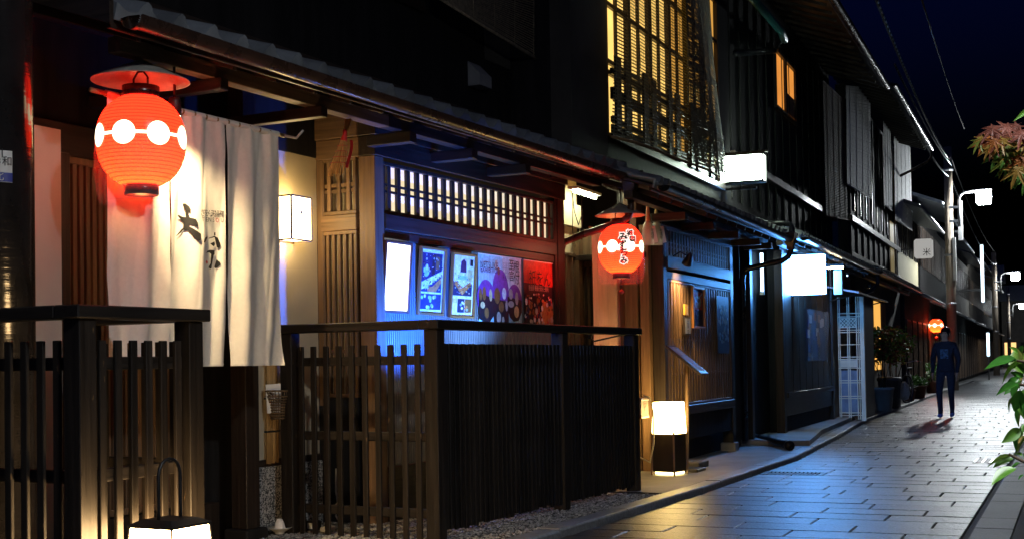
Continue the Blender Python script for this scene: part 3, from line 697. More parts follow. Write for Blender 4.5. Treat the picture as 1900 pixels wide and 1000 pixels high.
def lantern(label, W_, rz, R, hgt, n_circ, phase, text_fn=None, shade=True, cord=.3, wrap=True, power=14, drop=None):
    T = thing('paper_lantern', label, 'lantern', W_, rz, 'round red paper lanterns')
    # W_ is the centre of the globe; profile is a flattened ball with ribs
    if phase is None:
        d = CAMP-Vector(W_); phase = math.atan2(d.y, d.x)-rz+math.pi/n_circ
    def rad(t): return R*(max(0, 1-abs(t)**2.35))**.5
    def prof_r(z):
        t = z/(hgt/2)*.93
        return rad(max(-.93, min(.93, t)))
    pr_ = []; nr = 34
    for i in range(nr*2+1):
        z = -hgt/2 + hgt*i/(nr*2); pr_.append((prof_r(z) - (.0022 if i % 2 else 0), z))
    MB().lathe(pr_, 48).build('paper_globe', lan_red, T)
    def on(a, z, off=.0025): r = prof_r(z)+off; return (r*math.cos(a), r*math.sin(a), z)
    cz = .012; cr_ = R*.27
    for k in range(n_circ):
        a = phase + 2*math.pi*k/n_circ
        m = MB(); rings = 5; vs = [on(a, cz)]; fs = []
        for i in range(1, rings+1):
            for j in range(24):
                q = 2*math.pi*j/24; vs.append(on(a + cr_*i/rings*math.cos(q)/R, cz + cr_*i/rings*math.sin(q)))
        for j in range(24): fs.append((0, 1+j, 1+(j+1) % 24))
        for i in range(rings-1):
            for j in range(24): fs.append((1+i*24+j, 1+(i+1)*24+j, 1+(i+1)*24+(j+1) % 24, 1+i*24+(j+1) % 24))
        m.add(vs, fs); m.build('white_dot', lan_white, T)
        m = MB(); a0, a1 = a+cr_/R*.97, a+2*math.pi/n_circ-cr_/R*.97
        m.grid(lambda u, v: on(a0+(a1-a0)*u, cz-R*.035+R*.07*v), 6, 1); m.build('white_band', lan_white, T)
    cap = surf('black lacquer', (.010, .009, .009), .25, .3)
    rc = prof_r(hgt/2)+.006
    MB().lathe([(rc*.0, hgt/2+.055), (rc, hgt/2+.055), (rc, hgt/2-.012), (rc*.9, hgt/2-.012)], 28).build('top_collar', cap, T)
    MB().lathe([(rc*.86, -hgt/2+.01), (rc*.92, -hgt/2+.01), (rc*.92, -hgt/2-.05), (rc*.84, -hgt/2-.05)], 28).build('bottom_collar', surf('red black lacquer', (.10, .006, .006), .3, .4), T)
    MB().tube([(-.05, 0, hgt/2+.05), (-.05, 0, hgt/2+.10), (-.02, 0, hgt/2+.135), (.02, 0, hgt/2+.135), (.05, 0, hgt/2+.10), (.05, 0, hgt/2+.05)], .006, 6).build('handle', copper_m, T)
    if shade:
        zc = hgt/2+.10
        sm = surf('dull metal hat', (.42, .40, .36), .45, .35, (7, 7, 7), metal=.4)
        MB().lathe([(.012, zc+.10), (.06, zc+.075), (R*1.10, zc-.012), (R*1.11, zc-.018), (R*1.09, zc-.014), (.06, zc+.068), (.012, zc+.092)], 40).build('rain_hat', sm, T)
    MB().tube([(0, 0, hgt/2+.13), (0, 0, hgt/2+.13+cord)], .006, 6).build('cord', black_pipe, T)
    if wrap:
        zz = [(-hgt/2-.075+hgt*1.07*i/12) for i in range(13)]
        m = MB(); m.grid(lambda u, v: ((prof_r(lerp(-hgt/2*.55, hgt/2*.98, v))*1.035+.004*math.sin(13*u*6.28))*math.cos(u*6.283), (prof_r(lerp(-hgt/2*.55, hgt/2*.98, v))*1.035+.004*math.sin(13*u*6.28))*math.sin(u*6.283), lerp(-hgt/2-.095, hgt/2*.98, v)), 40, 10)
        m.build('rain_wrap', wrap_m, T)
    ld = bpy.data.lights.new('bulb', 'POINT'); ld.energy = power; ld.color = (1, .62, .20); ld.shadow_soft_size = .05
    lo = bpy.data.objects.new('bulb', ld); COL.objects.link(lo); lo.parent = T; lo.location = (0, 0, -hgt*.37)
    if text_fn: text_fn(T, on)
    return T
yla, zla = F1.hx(262, 263, -.60)
R1 = .232
L1 = lantern('big red paper lantern with white dots hanging before the white door curtain', F1.w(-.60, yla, zla), F1.a, R1, .475, 8, None, cord=.14, power=.85)
L1['label'] = 'big red paper lantern with plain white dots hanging before the white door curtain'

# ------------------------------------------------------------------ door curtain (noren)
NX = -.75
n0 = F1.hx(195, 300, NX)[0]; n1 = F1.hx(518, 400, NX)[0]; nz0, nz1 = 1.205, 2.665
NR = F1.thing('door_curtain', 'long off-white split door curtain with brush lettering in the entrance', 'curtain', NX, (n0+n1)/2, 0)
cloth = surf('off white linen', (0.80, 0.77, 0.71), 0.9, 0.05, (40, 40, 40), transl=.18, bump=.25, bscale=(9, 9, 2.2))
seams = [n0, F1.hx(313, 400, NX)[0], F1.hx(418, 400, NX)[0], n1]
oy = (n0+n1)/2
def cloth_x(y, z, k):
    t = (nz1-z)/(nz1-nz0)
    return NX + .026*t*math.sin(9.5*y+k*2.1+1.3*t) + .020*(.25+t)*math.sin(26*y+k+2.0*t*t) + .010*abs(math.sin(17*y+3*t+k)) + .007*noise.noise(Vector((y*14, z*5, k))) + .004*math.sin(70*y)*max(0, 1-t*7)
sl = [(0, 0), (.012, .010), (.012, -.02)]
for k in range(3):
    a, b_ = seams[k]+.004, seams[k+1]-.004
    gapw = [(0, .0), (.0, .02), (.028, .0)][k]
    def pt(u, v, k=k, a=a, b_=b_):
        z = lerp(nz0, nz1, v)
        aa = a + gapw[0]*(1-v)**1.0; bb = b_ - gapw[1]*(1-v)
        if k == 2: bb = b_ + .05*(1-v)
        y = lerp(aa, bb, u); return (cloth_x(y, z, k)-NX, y-oy, z)
    m = MB(); m.grid(pt, 80, 70); m.build('cloth_panel', cloth, NR)
    m = MB(); m.grid(lambda u, v, pt=pt: tuple(Vector(pt(u, .012+.0*v)) + Vector((.0025, 0, -.012+.012*v))), 30, 1); m.build('hem', cloth, NR)
MB().tube([(0, n0-oy-.10, nz1-.005), (0, n1-oy+.06, nz1-.005)], .014, 10).build('rod', bamboo_m, NR)
m = MB(); m.tube([(-.02, n1-oy+.05, nz1-.0), (.10, n1-oy+.055, nz1-.03), (.15, n1-oy+.06, nz1+.015)], .009, 6); m.build('hook', grey_plastic, NR)
for i in range(15):      # gathered loops along the rod
    yy = lerp(n0, n1, (i+.5)/15)-oy
    m = MB(); m.grid(lambda u, v: (.019*math.cos(u*6.283), yy-.042+.084*v, nz1-.005+.019*math.sin(u*6.283)), 12, 1); m.build('loop', cloth, NR)
# lettering on the cloth, traced as brush strokes in picture space of the cloth plane
def cloth_poly(pts, mat, nm, off=.0065):
    P = []
    for px, py in pts:
        y, z = F1.hx(px, py, NX); P.append((y, z))
    k = 1
    # triangulate finely so the ink follows the folds
    bm = bmesh.new(); vs = [bm.verts.new((0, y, z)) for y, z in P]
    f = bm.faces.new(vs); bmesh.ops.triangulate(bm, faces=[f])
    bmesh.ops.subdivide_edges(bm, edges=bm.edges[:], cuts=5, use_grid_fill=True)
    for v in bm.verts:
        y, z = v.co.y, v.co.z; v.co = Vector((cloth_x(y, z, k)-NX+off, y-oy, z))
    me = bpy.data.meshes.new(nm); bm.to_mesh(me); bm.free(); me.materials.append(mat); put(nm, me, NR)
Z = lambda q: [(300+x*.16, 360+y*.16) for x, y in q]
ST = [[(240,112),(268,112),(300,150),(313,190),(305,217),(280,212),(258,180),(243,140)],
      [(170,252),(195,248),(240,268),(300,275),(352,298),(372,345),(373,385),(330,362),(300,356),(246,332),(225,305)],
      [(262,200),(286,203),(302,280),(300,360),(288,415),(262,420),(240,410),(246,315),(270,270)],
      [(240,398),(252,412),(215,452),(165,496),(162,488),(225,408)],
      [(283,372),(305,388),(402,470),(400,540),(372,550),(330,500),(278,408)],
      [(433,560),(450,515),(497,492),(495,515),(450,565),(440,574)],
      [(596,450),(612,445),(614,478),(604,490),(594,480)],
      [(520,515),(600,490),(640,510),(665,570),(668,610),(655,633),(630,620),(622,590),(650,570),(632,525),(600,505),(525,524)],
      [(548,578),(600,555),(607,585),(595,612),(575,600),(575,582)],
      [(470,692),(500,665),(545,650),(605,655),(605,705),(590,712),(578,700),(580,790),(572,860),(555,870),(520,852),(560,805),(566,700),(540,680),(510,680)],
      [(632,755),(660,790),(668,820),(640,855),(620,862),(607,845),(620,800)]]
for st in ST: cloth_poly(Z(st), ink_m, 'brush_stroke')
cloth_poly(Z([(463,792),(490,765),(512,797),(488,818)]), seal_red, 'seal_mark')
for i, ch in enumerate('ぎをん天婦羅'):
    y, z = F1.hx(300+.16*(432+50*i), 360+.16*(230+3*i), NX); text('lettering', ch, .045, ink_m, NR, (cloth_x(y, z, 1)-NX+.007, y-oy, z), (R_(90), 0, R_(90)))
for i, ch in enumerate('TENSOU'):
    y, z = F1.hx(300+.16*(432+50*i), 360+.16*(302+2*i), NX); text('lettering', ch, .038, ink_m if i != 4 else seal_red, NR, (cloth_x(y, z, 1)-NX+.009, y-oy, z), (R_(90), 0, R_(90)))
# lamp under the eave behind the big lantern, lighting the curtain
yq, zq = F1.hx(300, 160, -.56)
SPT = F1.thing('eave_spotlight', 'small black spotlight under the eave behind the big red lantern', 'lamp', -.56, -1.83, 2.62)
MB().lathe([(0, .05), (.028, .05), (.035, .03), (.038, -.05), (.034, -.05), (.030, .0), (0, .005)], 16).build('housing', black_metal, SPT); MB().tube([(0, 0, .05), (0, 0, .40)], .008, 6).build('stem', black_metal, SPT)
MB().lathe([(0, -.046), (.033, -.046)], 16).build('lens', glow('warm lens', (1, .82, .5), 6), SPT)
ld = bpy.data.lights.new('beam', 'SPOT'); ld.energy = 60; ld.color = (1, .74, .38); ld.spot_size = R_(92); ld.spot_blend = 1.0; ld.shadow_soft_size = .03
lo = bpy.data.objects.new('beam', ld); COL.objects.link(lo); lo.parent = SPT; lo.location = (0, 0, -.052); lo.rotation_euler = (R_(26), R_(20), 0)

# ------------------------------------------------------------------ wall lamp by the curtain
wy0, wz1 = F1.hx(541, 362, CX1+.17); wy1, wz0 = F1.hx(579, 448, CX1+.17)
WL = F1.thing('wall_lamp', 'glowing cream paper wall lamp on the cream wall beside the curtain', 'lamp', CX1, (wy0+wy1)/2, (wz0+wz1)/2)
hh, hw = (wz1-wz0)/2, (wy1-wy0)/2
pg = glow('warm lamp paper', (1, .70, .28), 3.8)
boxp('paper_box', pg, WL, .005, .165, -hw+.006, hw-.006, -hh+.006, hh-.006, 0)
for sy in (-1, 1):
    for xx in (.008, .166): boxp('frame_post', wood_pale_v, WL, xx-.006, xx+.006, sy*hw-.006, sy*hw+.006, -hh, hh, .001)
for sz in (-1, 1):
    boxp('frame_bar', wood_pale_h, WL, .160, .172, -hw+.0065, hw-.0065, sz*hh-.006, sz*hh+.006, .001)
    for sy in (-1, 1): boxp('frame_bar', wood_pale_h, WL, .0145, .1595, sy*hw-.006, sy*hw+.006, sz*hh-.006, sz*hh+.006, .001)
text('crest', '✦', .06, straw_m, WL, (.1665, 0, .04), (R_(90), 0, R_(90)))
boxp('back_plate', wood_mid_v, WL, .0, .004, -hw-.01, hw+.01, -hh-.01, hh+.01, 0)

# ------------------------------------------------------------------ hanging broom
bx_ = EX-.30; yB, zB = F1.hx(646, 212, bx_)
BR = F1.thing('hanging_broom', 'small straw broom with red ribbon hanging under the eave', 'broom', bx_, yB, 2.84)
top = Vector((0, 0, 0)); y2, z2 = F1.hx(640, 250, bx_); y3, z3 = F1.hx(624, 322, bx_)
neck = Vector((0, y2-yB, z2-2.84)); tip = Vector((0, y3-yB, z3-2.84))
m = MB()
for i in range(46):
    a = random.uniform(0, 6.28); r = random.uniform(0, 1)**.5
    d0 = Vector((math.cos(a), math.sin(a), 0))*r
    m.tube([top + d0*.022 + Vector((0, 0, -.01)), neck + d0*.010, lerp(neck, tip, .55)+d0*.040, tip + d0*.058 + Vector((0, 0, random.uniform(-.02, .02)))], .0032, 4)
stuff(m.build('straw', surf('orange straw', (.55, .30, .08), .7, .35, (30, 30, 6)), BR))
m = MB(); m.tube([neck+Vector((0, 0, .03)), neck, lerp(neck, tip, .18)], [.014, .015, .022], 10); m.build('ribbon_wrap', red_cloth, BR)
m = MB()
for d in (.0, .016): m.grid(lambda u, v, d=d: tuple(lerp(neck, tip, .15+.72*v) + Vector((.042+.02*v, .030-d+.016*u+.012*math.sin(5*v), 0))), 2, 8)
m.build('ribbon_tail', red_cloth, BR)
m = MB()
for q in (.3, .45, .6, .75): c0 = lerp(neck, tip, q); rr = .016+.05*q; m.tube([c0+Vector((rr*math.cos(i*.52), rr*math.sin(i*.52), 0)) for i in range(12)], .002, 4, closed=True)
m.build('binding', red_cloth, BR)

# ------------------------------------------------------------------ framed pictures and posters on the bay
def framed(name, label, q, cat, fmat, lean=.045, fw=.022):
    """q: picture corners top-left, bottom-right in pixels on the bay plane"""
    (ya, za), (yc, zc) = F1.hx(q[0], q[1], BX+.03), F1.hx(q[2], q[3], BX+.03)
    y0, y1 = ya, F1.hx(q[2], 500, BX+.03)[0]; z0, z1 = zc, za
    T = F1.thing(name, label, cat, BX-.042, (y0+y1)/2, z0)
    T.rotation_euler = (0, R_(4.5), F1.a)
    w, h = (y1-y0)/2, z1-z0
    boxp('frame_bar', fmat[0], T, .0, .028, -w, -w+fw, 0, h, .004); boxp('frame_bar', fmat[0], T, .0, .028, w-fw, w, 0, h, .004)
    boxp('frame_bar', fmat[1], T, .0, .0275, -w+fw+.0005, w-fw-.0005, 0, fw, .004); boxp('frame_bar', fmat[1], T, .0, .0275, -w+fw+.0005, w-fw-.0005, h-fw, h, .004)
    return T, w-fw, fw, h-fw
fo = (surf('orange varnished wood upright', (.30, .13, .035), .35, .3, GV), surf('orange varnished wood level', (.30, .13, .035), .35, .3, GH))
fd = (surf('red brown wood upright', (.12, .05, .03), .4, .3, GV), surf('red brown wood level', (.12, .05, .03), .4, .3, GH))
T, w, a, b_ = framed('light_box_frame', 'blank glowing white menu panel in a dark brown frame', (718, 444, 768, 581), 'light box', fd)
boxp('lit_panel', glow('cool lit panel', (.80, .90, 1), 1.6), T, .004, .016, -w, w, a, b_, 0)
ph = [surf('photo '+k, c, .45, .3, (30, 30, 30)) for k, c in (('white', (.75, .77, .8)), ('navy', (.012, .02, .09)), ('orange', (.55, .20, .06)), ('sky', (.35, .55, .75)), ('black', (.012, .012, .02)), ('yellow', (.6, .5, .25)), ('red', (.5, .05, .03)), ('violet', (.16, .05, .36)), ('cyan', (.30, .62, .72)), ('stone', (.45, .42, .36)), ('brown', (.22, .10, .03)))]
PW, PN, PO, PS, PB, PY, PR, PV, PC, PG, PBR = range(11)
def picture(T, x, shapes, w, z0, z1, nm='print'):
    """flat print: each shape is (colour, points in 0..1), laid in order"""
    m = MB()
    for i, (c, pts) in enumerate(shapes):
        m.m = c; m.poly([(x+i*.00012, lerp(-w, w, u), lerp(z0, z1, v)) for u, v in pts])
    return m.build(nm, ph, T)
def ell(cx, cy, rx, ry, n=22): return [(cx+rx*math.cos(2*math.pi*i/n), cy+ry*math.sin(2*math.pi*i/n)) for i in range(n)]
def rc(x0, y0, x1, y1): return [(x0, y0), (x1, y0), (x1, y1), (x0, y1)]
rr = random.Random(3)
T, w, a, b_ = framed('framed_photograph', 'photograph of a dining counter in an orange wood frame', (784, 455, 832, 585), 'picture', fo)
boxp('mount', ph[PW], T, .004, .010, -w, w, a, b_, 0)
sh = [(PN, rc(.06, .33, .94, .95)), (PO, [(.35, .33), (.7, .33), (.94, .5), (.94, .58), (.55, .42), (.30, .40)]), (PW, [(.06, .36), (.30, .40), (.94, .62), (.94, .68), (.06, .48)]), (PB, rc(.5, .62, .62, .93)), (PBR, rc(.66, .70, .82, .90)), (PS, ell(.25, .66, .13, .09)), (PW, ell(.27, .72, .05, .05)), (PN, rc(.05, .05, .95, .30))]
for i in range(7): sh.append((PY if i % 2 else PW, ell(.28+.1*i, .40+.033*i, .045, .014)))
for i in range(12): sh.append((rr.choice([PW, PS, PC]), ell(.1+.8*rr.random(), .08+.19*rr.random(), .05, .03)))
for i in range(70): sh.append((rr.choice([PB, PN, PS, PG, PBR, PW]), ell(rr.uniform(.1, .9), rr.uniform(.36, .93), rr.uniform(.008, .03), rr.uniform(.004, .02), 7)))
picture(T, .0105, sh, w, a, b_)
T, w, a, b_ = framed('framed_photograph', 'photograph of tables in an orange wood frame beside the violet exhibition poster', (843, 466, 888, 590), 'picture', fo)
boxp('mount', ph[PW], T, .004, .010, -w, w, a, b_, 0)
sh = [(PN, [(.06, .33), (.94, .33), (.94, .55), (.5, .40), (.06, .58)]), (PO, [(.12, .52), (.5, .34), (.9, .52), (.86, .58), (.5, .47), (.16, .58)]), (PY, rc(.70, .58, .94, .78)), (PC, [(.25, .60), (.75, .60), (.68, .67), (.32, .67)]), (PN, [(.36, .72), (.64, .72), (.62, .90), (.5, .95), (.38, .90)]), (PB, rc(.80, .84, .94, .95)), (PN, rc(.30, .05, .62, .28)), (PBR, rc(.64, .05, .95, .28)), (PY, rc(.06, .20, .28, .28))]
for i in range(10): sh.append((rr.choice([PW, PS, PO]), ell(.34+.55*rr.random(), .07+.19*rr.random(), .05, .022)))
for i in range(60): sh.append((rr.choice([PB, PN, PS, PG, PBR, PY]), ell(rr.uniform(.1, .9), rr.uniform(.36, .70), rr.uniform(.008, .03), rr.uniform(.004, .016), 7)))
picture(T, .0105, sh, w, a, b_)
def poster(name, label, q, lean=0.0):
    y0, z1 = F1.hx(q[0], q[1], BX-.03); y1 = F1.hx(q[2], 500, BX-.03)[0]; z0 = F1.hx(q[0], q[3], BX-.03)[1]
    T = F1.thing(name, label, 'poster', BX-.037, (y0+y1)/2, z0)
    w, h = (y1-y0)/2, z1-z0
    m = MB(); m.grid(lambda u, v: (.004*math.sin(3.1*u+v), lerp(-w, w, u), h*v), 8, 8); return T, w, h
T, w, h = poster('exhibition_poster', 'pale blue exhibition poster with three violet arches hanging on the ribbed wall', (888, 470, 968, 600))
picture(T, 0.0, [(PC, rc(0, 0, 1, 1)), (PW, [(.55, 1), (1, 1), (1, .3), (.55, .6)]), (PS, [(0, .62), (.55, .6), (.55, .8), (0, .8)]),
    (PV, ell(.17, .36, .20, .28, 30)), (PV, ell(.5, .48, .19, .33, 30)), (PV, ell(.83, .34, .18, .27, 30)),
    (PB, [(-.0, .08), (.10, .03), (.24, .03), (.33, .12), (.36, .30), (.34, .38), (.0, .44)]), (PB, [(.33, .0), (.68, .0), (.69, .34), (.33, .38)]), (PB, [(.66, .30), (.70, .12), (.80, .05), (.92, .07), (1, .2), (1, .38), (.66, .42)])]
    + [(rr.choice([PG, PW, PY, PBR]), ell(cx+rr.uniform(-.01, .01), cy, rx, ry, 12)) for cx, cy, rx, ry in ((.05, .42, .035, .09), (.12, .44, .04, .10), (.26, .42, .035, .09), (.08, .27, .05, .05), (.18, .16, .05, .08), (.42, .42, .07, .12), (.58, .46, .05, .09), (.50, .26, .06, .08), (.64, .28, .03, .08), (.44, .10, .05, .09), (.54, .06, .03, .06), (.74, .46, .05, .08), (.87, .40, .04, .10), (.74, .31, .07, .05), (.86, .20, .06, .09), (.41, .86, .04, .08), (.45, .78, .03, .06))], w, 0, h)
for s_, sz, u, v in (('NETSUKE', .080, .24, .845), ('EXHIBITION', .066, .26, .775)): text('lettering', s_, sz, ph[PN], T, (.004, lerp(-w, w, u), h*v), (R_(90), 0, R_(90)), sx=.95)
for s_, sz, u, v in (('根', .11, .88, .86), ('付', .11, .88, .69), ('至', .10, .76, .88), ('言', .10, .76, .72)): text('lettering', s_, sz, ink_m, T, (.004, lerp(-w, w, u), h*v), (R_(90), 0, R_(90)))
for i in range(4):
    text('lettering', '\n'.join('京都根付名品展示'), .020, ink_m, T, (.004, lerp(-w, w, .56+.045*i), h*.78), (R_(90), 0, R_(90)))
boxp('top_rod', white_plastic, T, -.004, .008, -w, w, h-.004, h+.006, .002)
T, w, h = poster('performance_poster', 'dark poster of a crowd of performers under a red header beside the corner post', (972, 482, 1029, 603))
sh = [(PB, rc(0, 0, 1, 1)), (PR, [(0, .66), (1, .62), (1, 1), (0, 1)]), (PO, [(.55, 0), (1, .0), (1, .34), (.6, .40)])]
for i in range(70): sh.append((rr.choice([PG, PG, PBR, PR, PW, PN, PO]), ell(rr.uniform(.04, .96), rr.uniform(.03, .42), rr.uniform(.015, .05), rr.uniform(.02, .06), 8)))
for i in range(26): sh.append((rr.choice([PG, PBR, PB, PW]), ell(rr.uniform(.04, .8), rr.uniform(.42, .50), .022, .016, 8)))
picture(T, 0.0, sh, w, 0, h)
for i in range(2): text('lettering', '祇園東 舞踊公演のご案内', .036, ph[PG], T, (.010, -w*.1, h*(.60-.035*i)), (R_(90), 0, R_(90)))
text('lettering', '祇をん', .15, ph[PB], T, (.010, 0, h*.72), (R_(90), 0, R_(90)))
boxp('top_rod', white_plastic, T, -.004, .008, -w, w, h-.004, h+.006, .002)
# lamps clipped inside the screen that light the wall: cool white-blue twice, red once
def clip_lamp(y, z, col, power, label, tilt, xx=-.40):
    T = F1.thing('clip_lamp', label, 'lamp', xx, y, z)
    MB().lathe([(0, -.06), (.022, -.06), (.030, -.02), (.036, .03), (.032, .03), (.028, -.01), (0, -.015)], 14).build('housing', black_metal, T)
    MB().lathe([(0, .026), (.031, .026)], 14).build('lens', glow('lens '+label, col, 2), T)
    MB().tube([(0, 0, -.05), (.05, 0, -.08), (-xx-.12, 0, -.02)], .008, 6).build('arm', black_metal, T)
    ld = bpy.data.lights.new('beam', 'SPOT'); ld.energy = power; ld.color = col; ld.spot_size = R_(118); ld.spot_blend = .8; ld.shadow_soft_size = .025
    lo = bpy.data.objects.new('beam', ld); COL.objects.link(lo); lo.parent = T; lo.location = (0, 0, .034); lo.rotation_euler = (R_(180), R_(-tilt), 0)
    if col[2] < .1: ld.spot_size = R_(80)
clip_lamp(1.02, 1.20, (.02, .12, 1.0), 115, 'small clip lamp shining blue light on the ribbed wall by the blank panel', 50)
clip_lamp(2.00, 1.26, (.12, .34, 1.0), 34, 'small clip lamp shining cool light up at the exhibition poster', 50)
clip_lamp(3.50, 1.46, (1.0, .015, .02), 9, 'small clip lamp shining red light at the dark performance poster', 25, -.5)

# ------------------------------------------------------------------ small things at the entrance
yk, zk = F1.hx(512, 740, CX1+.10)
BK = F1.thing('wall_basket', 'small woven bamboo basket holding cards on the entrance post', 'basket', CX1+.13, F1.hx(516, 770, CX1+.13)[0], F1.hx(516, 778, CX1+.13)[1])
hb = .20; m = MB()
for i in range(22):
    a = 2*math.pi*i/22
    m.tube([(.048*math.cos(a), .048*math.sin(a), 0), (.058*math.cos(a), .058*math.sin(a), hb*.6), (.082*math.cos(a), .082*math.sin(a), hb)], .0035, 4)
bkm = surf('brown wicker', (.13, .085, .045), .6, .4, (40, 40, 40))
stuff(m.build('stakes', bkm, BK)); m = MB()
for j in range(9):
    zz = .01+.17*j/9; r = .05+.010*j/9*2 if j < 6 else .062+.006*(j-5)
    m.tube([((r+.003*(-1)**i)*math.cos(2*math.pi*i/22), (r+.003*(-1)**i)*math.sin(2*math.pi*i/22), zz) for i in range(22)], .005, 4, closed=True)
stuff(m.build('weave', bkm, BK))
MB().tube([(.083*math.cos(2*math.pi*i/24), .083*math.sin(2*math.pi*i/24), hb) for i in range(24)], .007, 6, closed=True).build('rim', bkm, BK)
CD = F1.thing('card_sleeve', 'white paper sleeve with brush lettering standing in the wicker basket', 'card', CX1+.13, F1.hx(512, 740, CX1+.13)[0], F1.hx(516, 765, CX1+.13)[1])
m = MB().bbox(-.006, .006, -.062, .062, 0, .20, .002); o = m.build('paper', paper_white, CD); o.rotation_euler = (.05, 0, -.75)
text('lettering', '天', .06, ink_m, CD, (-.016, -.035, .13), (R_(90), 0, R_(47))); text('lettering', '宗', .055, ink_m, CD, (.022, .006, .08), (R_(90), 0, R_(47)))
BP = F1.thing('bamboo_bundle', 'upright bundle of split bamboo tied under the wall basket', 'bamboo', CX1+.045, F1.hx(506, 780, CX1+.05)[0], .52)
for i in range(6):
    yy = -.055+.022*i
    MB().tube([(0, yy, 0+random.uniform(0, .02)), (.006, yy*.95, .4), (0, yy*.75, .78+random.uniform(-.02, .02))], .011, 8).build('cane', bamboo_m, BP)
for zz in (.22, .45, .70): boxp('tie', black_pipe, BP, -.013, .016, -.075, .072, zz, zz+.012, .002)
dx, dy = F1.hy(519, 985, -.06)[0], -.06
SD = F1.thing('salt_dish', 'white saucer with a cone of salt on the gravel by the screen', 'dish', dx, dy, .05)
MB().lathe([(.03, 0), (.035, .012), (.065, .03), (.085, .042), (.087, .046), (.06, .034), (.0, .026)], 26).build('saucer', surf('white porcelain', (.75, .74, .70), .15, .04), SD)
MB().lathe([(.042, .030), (.030, .075), (.018, .10), (.0, .105)], 18).build('salt_cone', surf('salt', (.82, .80, .76), .8, .05, (60, 60, 60), bump=.3), SD)
dx, dy = F1.hz(612, 984, .055)
PAe = F1.thing('power_adapter', 'cream plastic power adapter with cable lying on the gravel', 'adapter', dx, dy, .055)
MB().bbox(-.03, .03, -.085, .035, 0, .035, .010).build('body', white_plastic, PAe)
MB().tube([(0, .035, .015), (.01, .09, .012), (.0, .13, .03), (-.03, .115, .09), (-.02, .13, .16), (-.03, .12, .26), (-.03, .125, .42)], .006, 6).build('cable', white_plastic, PAe)
MB().tube([(-.03+.02*math.cos(i*.9), .125+.02*math.sin(i*.9), .10+.012*i) for i in range(9)], .006, 6).build('cable_knot', white_plastic, PAe)
dx, dy = F1.hz(580, 982, .055)
BBx = F1.thing('transformer_box', 'small black transformer box with white sticker on the gravel', 'adapter', dx, dy, .05)
MB().bbox(-.04, .04, -.03, .05, 0, .07, .006).build('case', black_metal, BBx); boxp('sticker', paper_white, BBx, -.02, .02, -.032, -.0305, .015, .055, 0)
# floor lantern with a hoop handle in front of the entrance screen
lx = .22; ly = F1.hx(315, 960, lx)[0]
FL = F1.thing('floor_lantern', 'glowing square floor lantern with hoop handle before the entrance screen', 'lantern', lx, ly, .05)
zt = F1.hx(315, 972, lx)[1]-.05
fg = glow('warm floor lantern paper', (1, .64, .28), 20)
def frus(m, w0, w1, z0, z1): m.add([(-w0, -w0, z0), (w0, -w0, z0), (w0, w0, z0), (-w0, w0, z0), (-w1, -w1, z1), (w1, -w1, z1), (w1, w1, z1), (-w1, w1, z1)], [(0, 1, 5, 4), (1, 2, 6, 5), (2, 3, 7, 6), (3, 0, 4, 7), (4, 5, 6, 7), (3, 2, 1, 0)])
m = MB(); frus(m, .150, .122, .02, zt-.008); m.build('paper_body', fg, FL)
for sx in (-1, 1):
    for sy in (-1, 1): MB().tube([(sx*.153, sy*.153, 0), (sx*.124, sy*.124, zt)], .007, 4).build('corner_post', black_metal, FL)
m = MB(); frus(m, .132, .132, zt-.006, zt+.006); frus(m, .128, .085, zt+.0065, zt+.028); m.build('lid', black_metal, FL)
m = MB(); frus(m, .158, .158, 0, .018); m.build('base', black_metal, FL)
zh = F1.hx(318, 850, lx)[1]-.05
hp = [(0, -.072, zt+.02)] + [(0, -.070, zt+.02+(zh-zt-.09)*i/3) for i in range(1, 4)] + [(0, .068*math.cos(math.pi*(1-i/8)), zh-.068+.068*math.sin(math.pi*i/8)) for i in range(1, 8)] + [(0, .070, zt+.02+(zh-zt-.09)*i/3) for i in (3, 2, 1)] + [(0, .072, zt+.02)]
MB().tube(hp, .008, 8).build('handle', black_metal, FL)
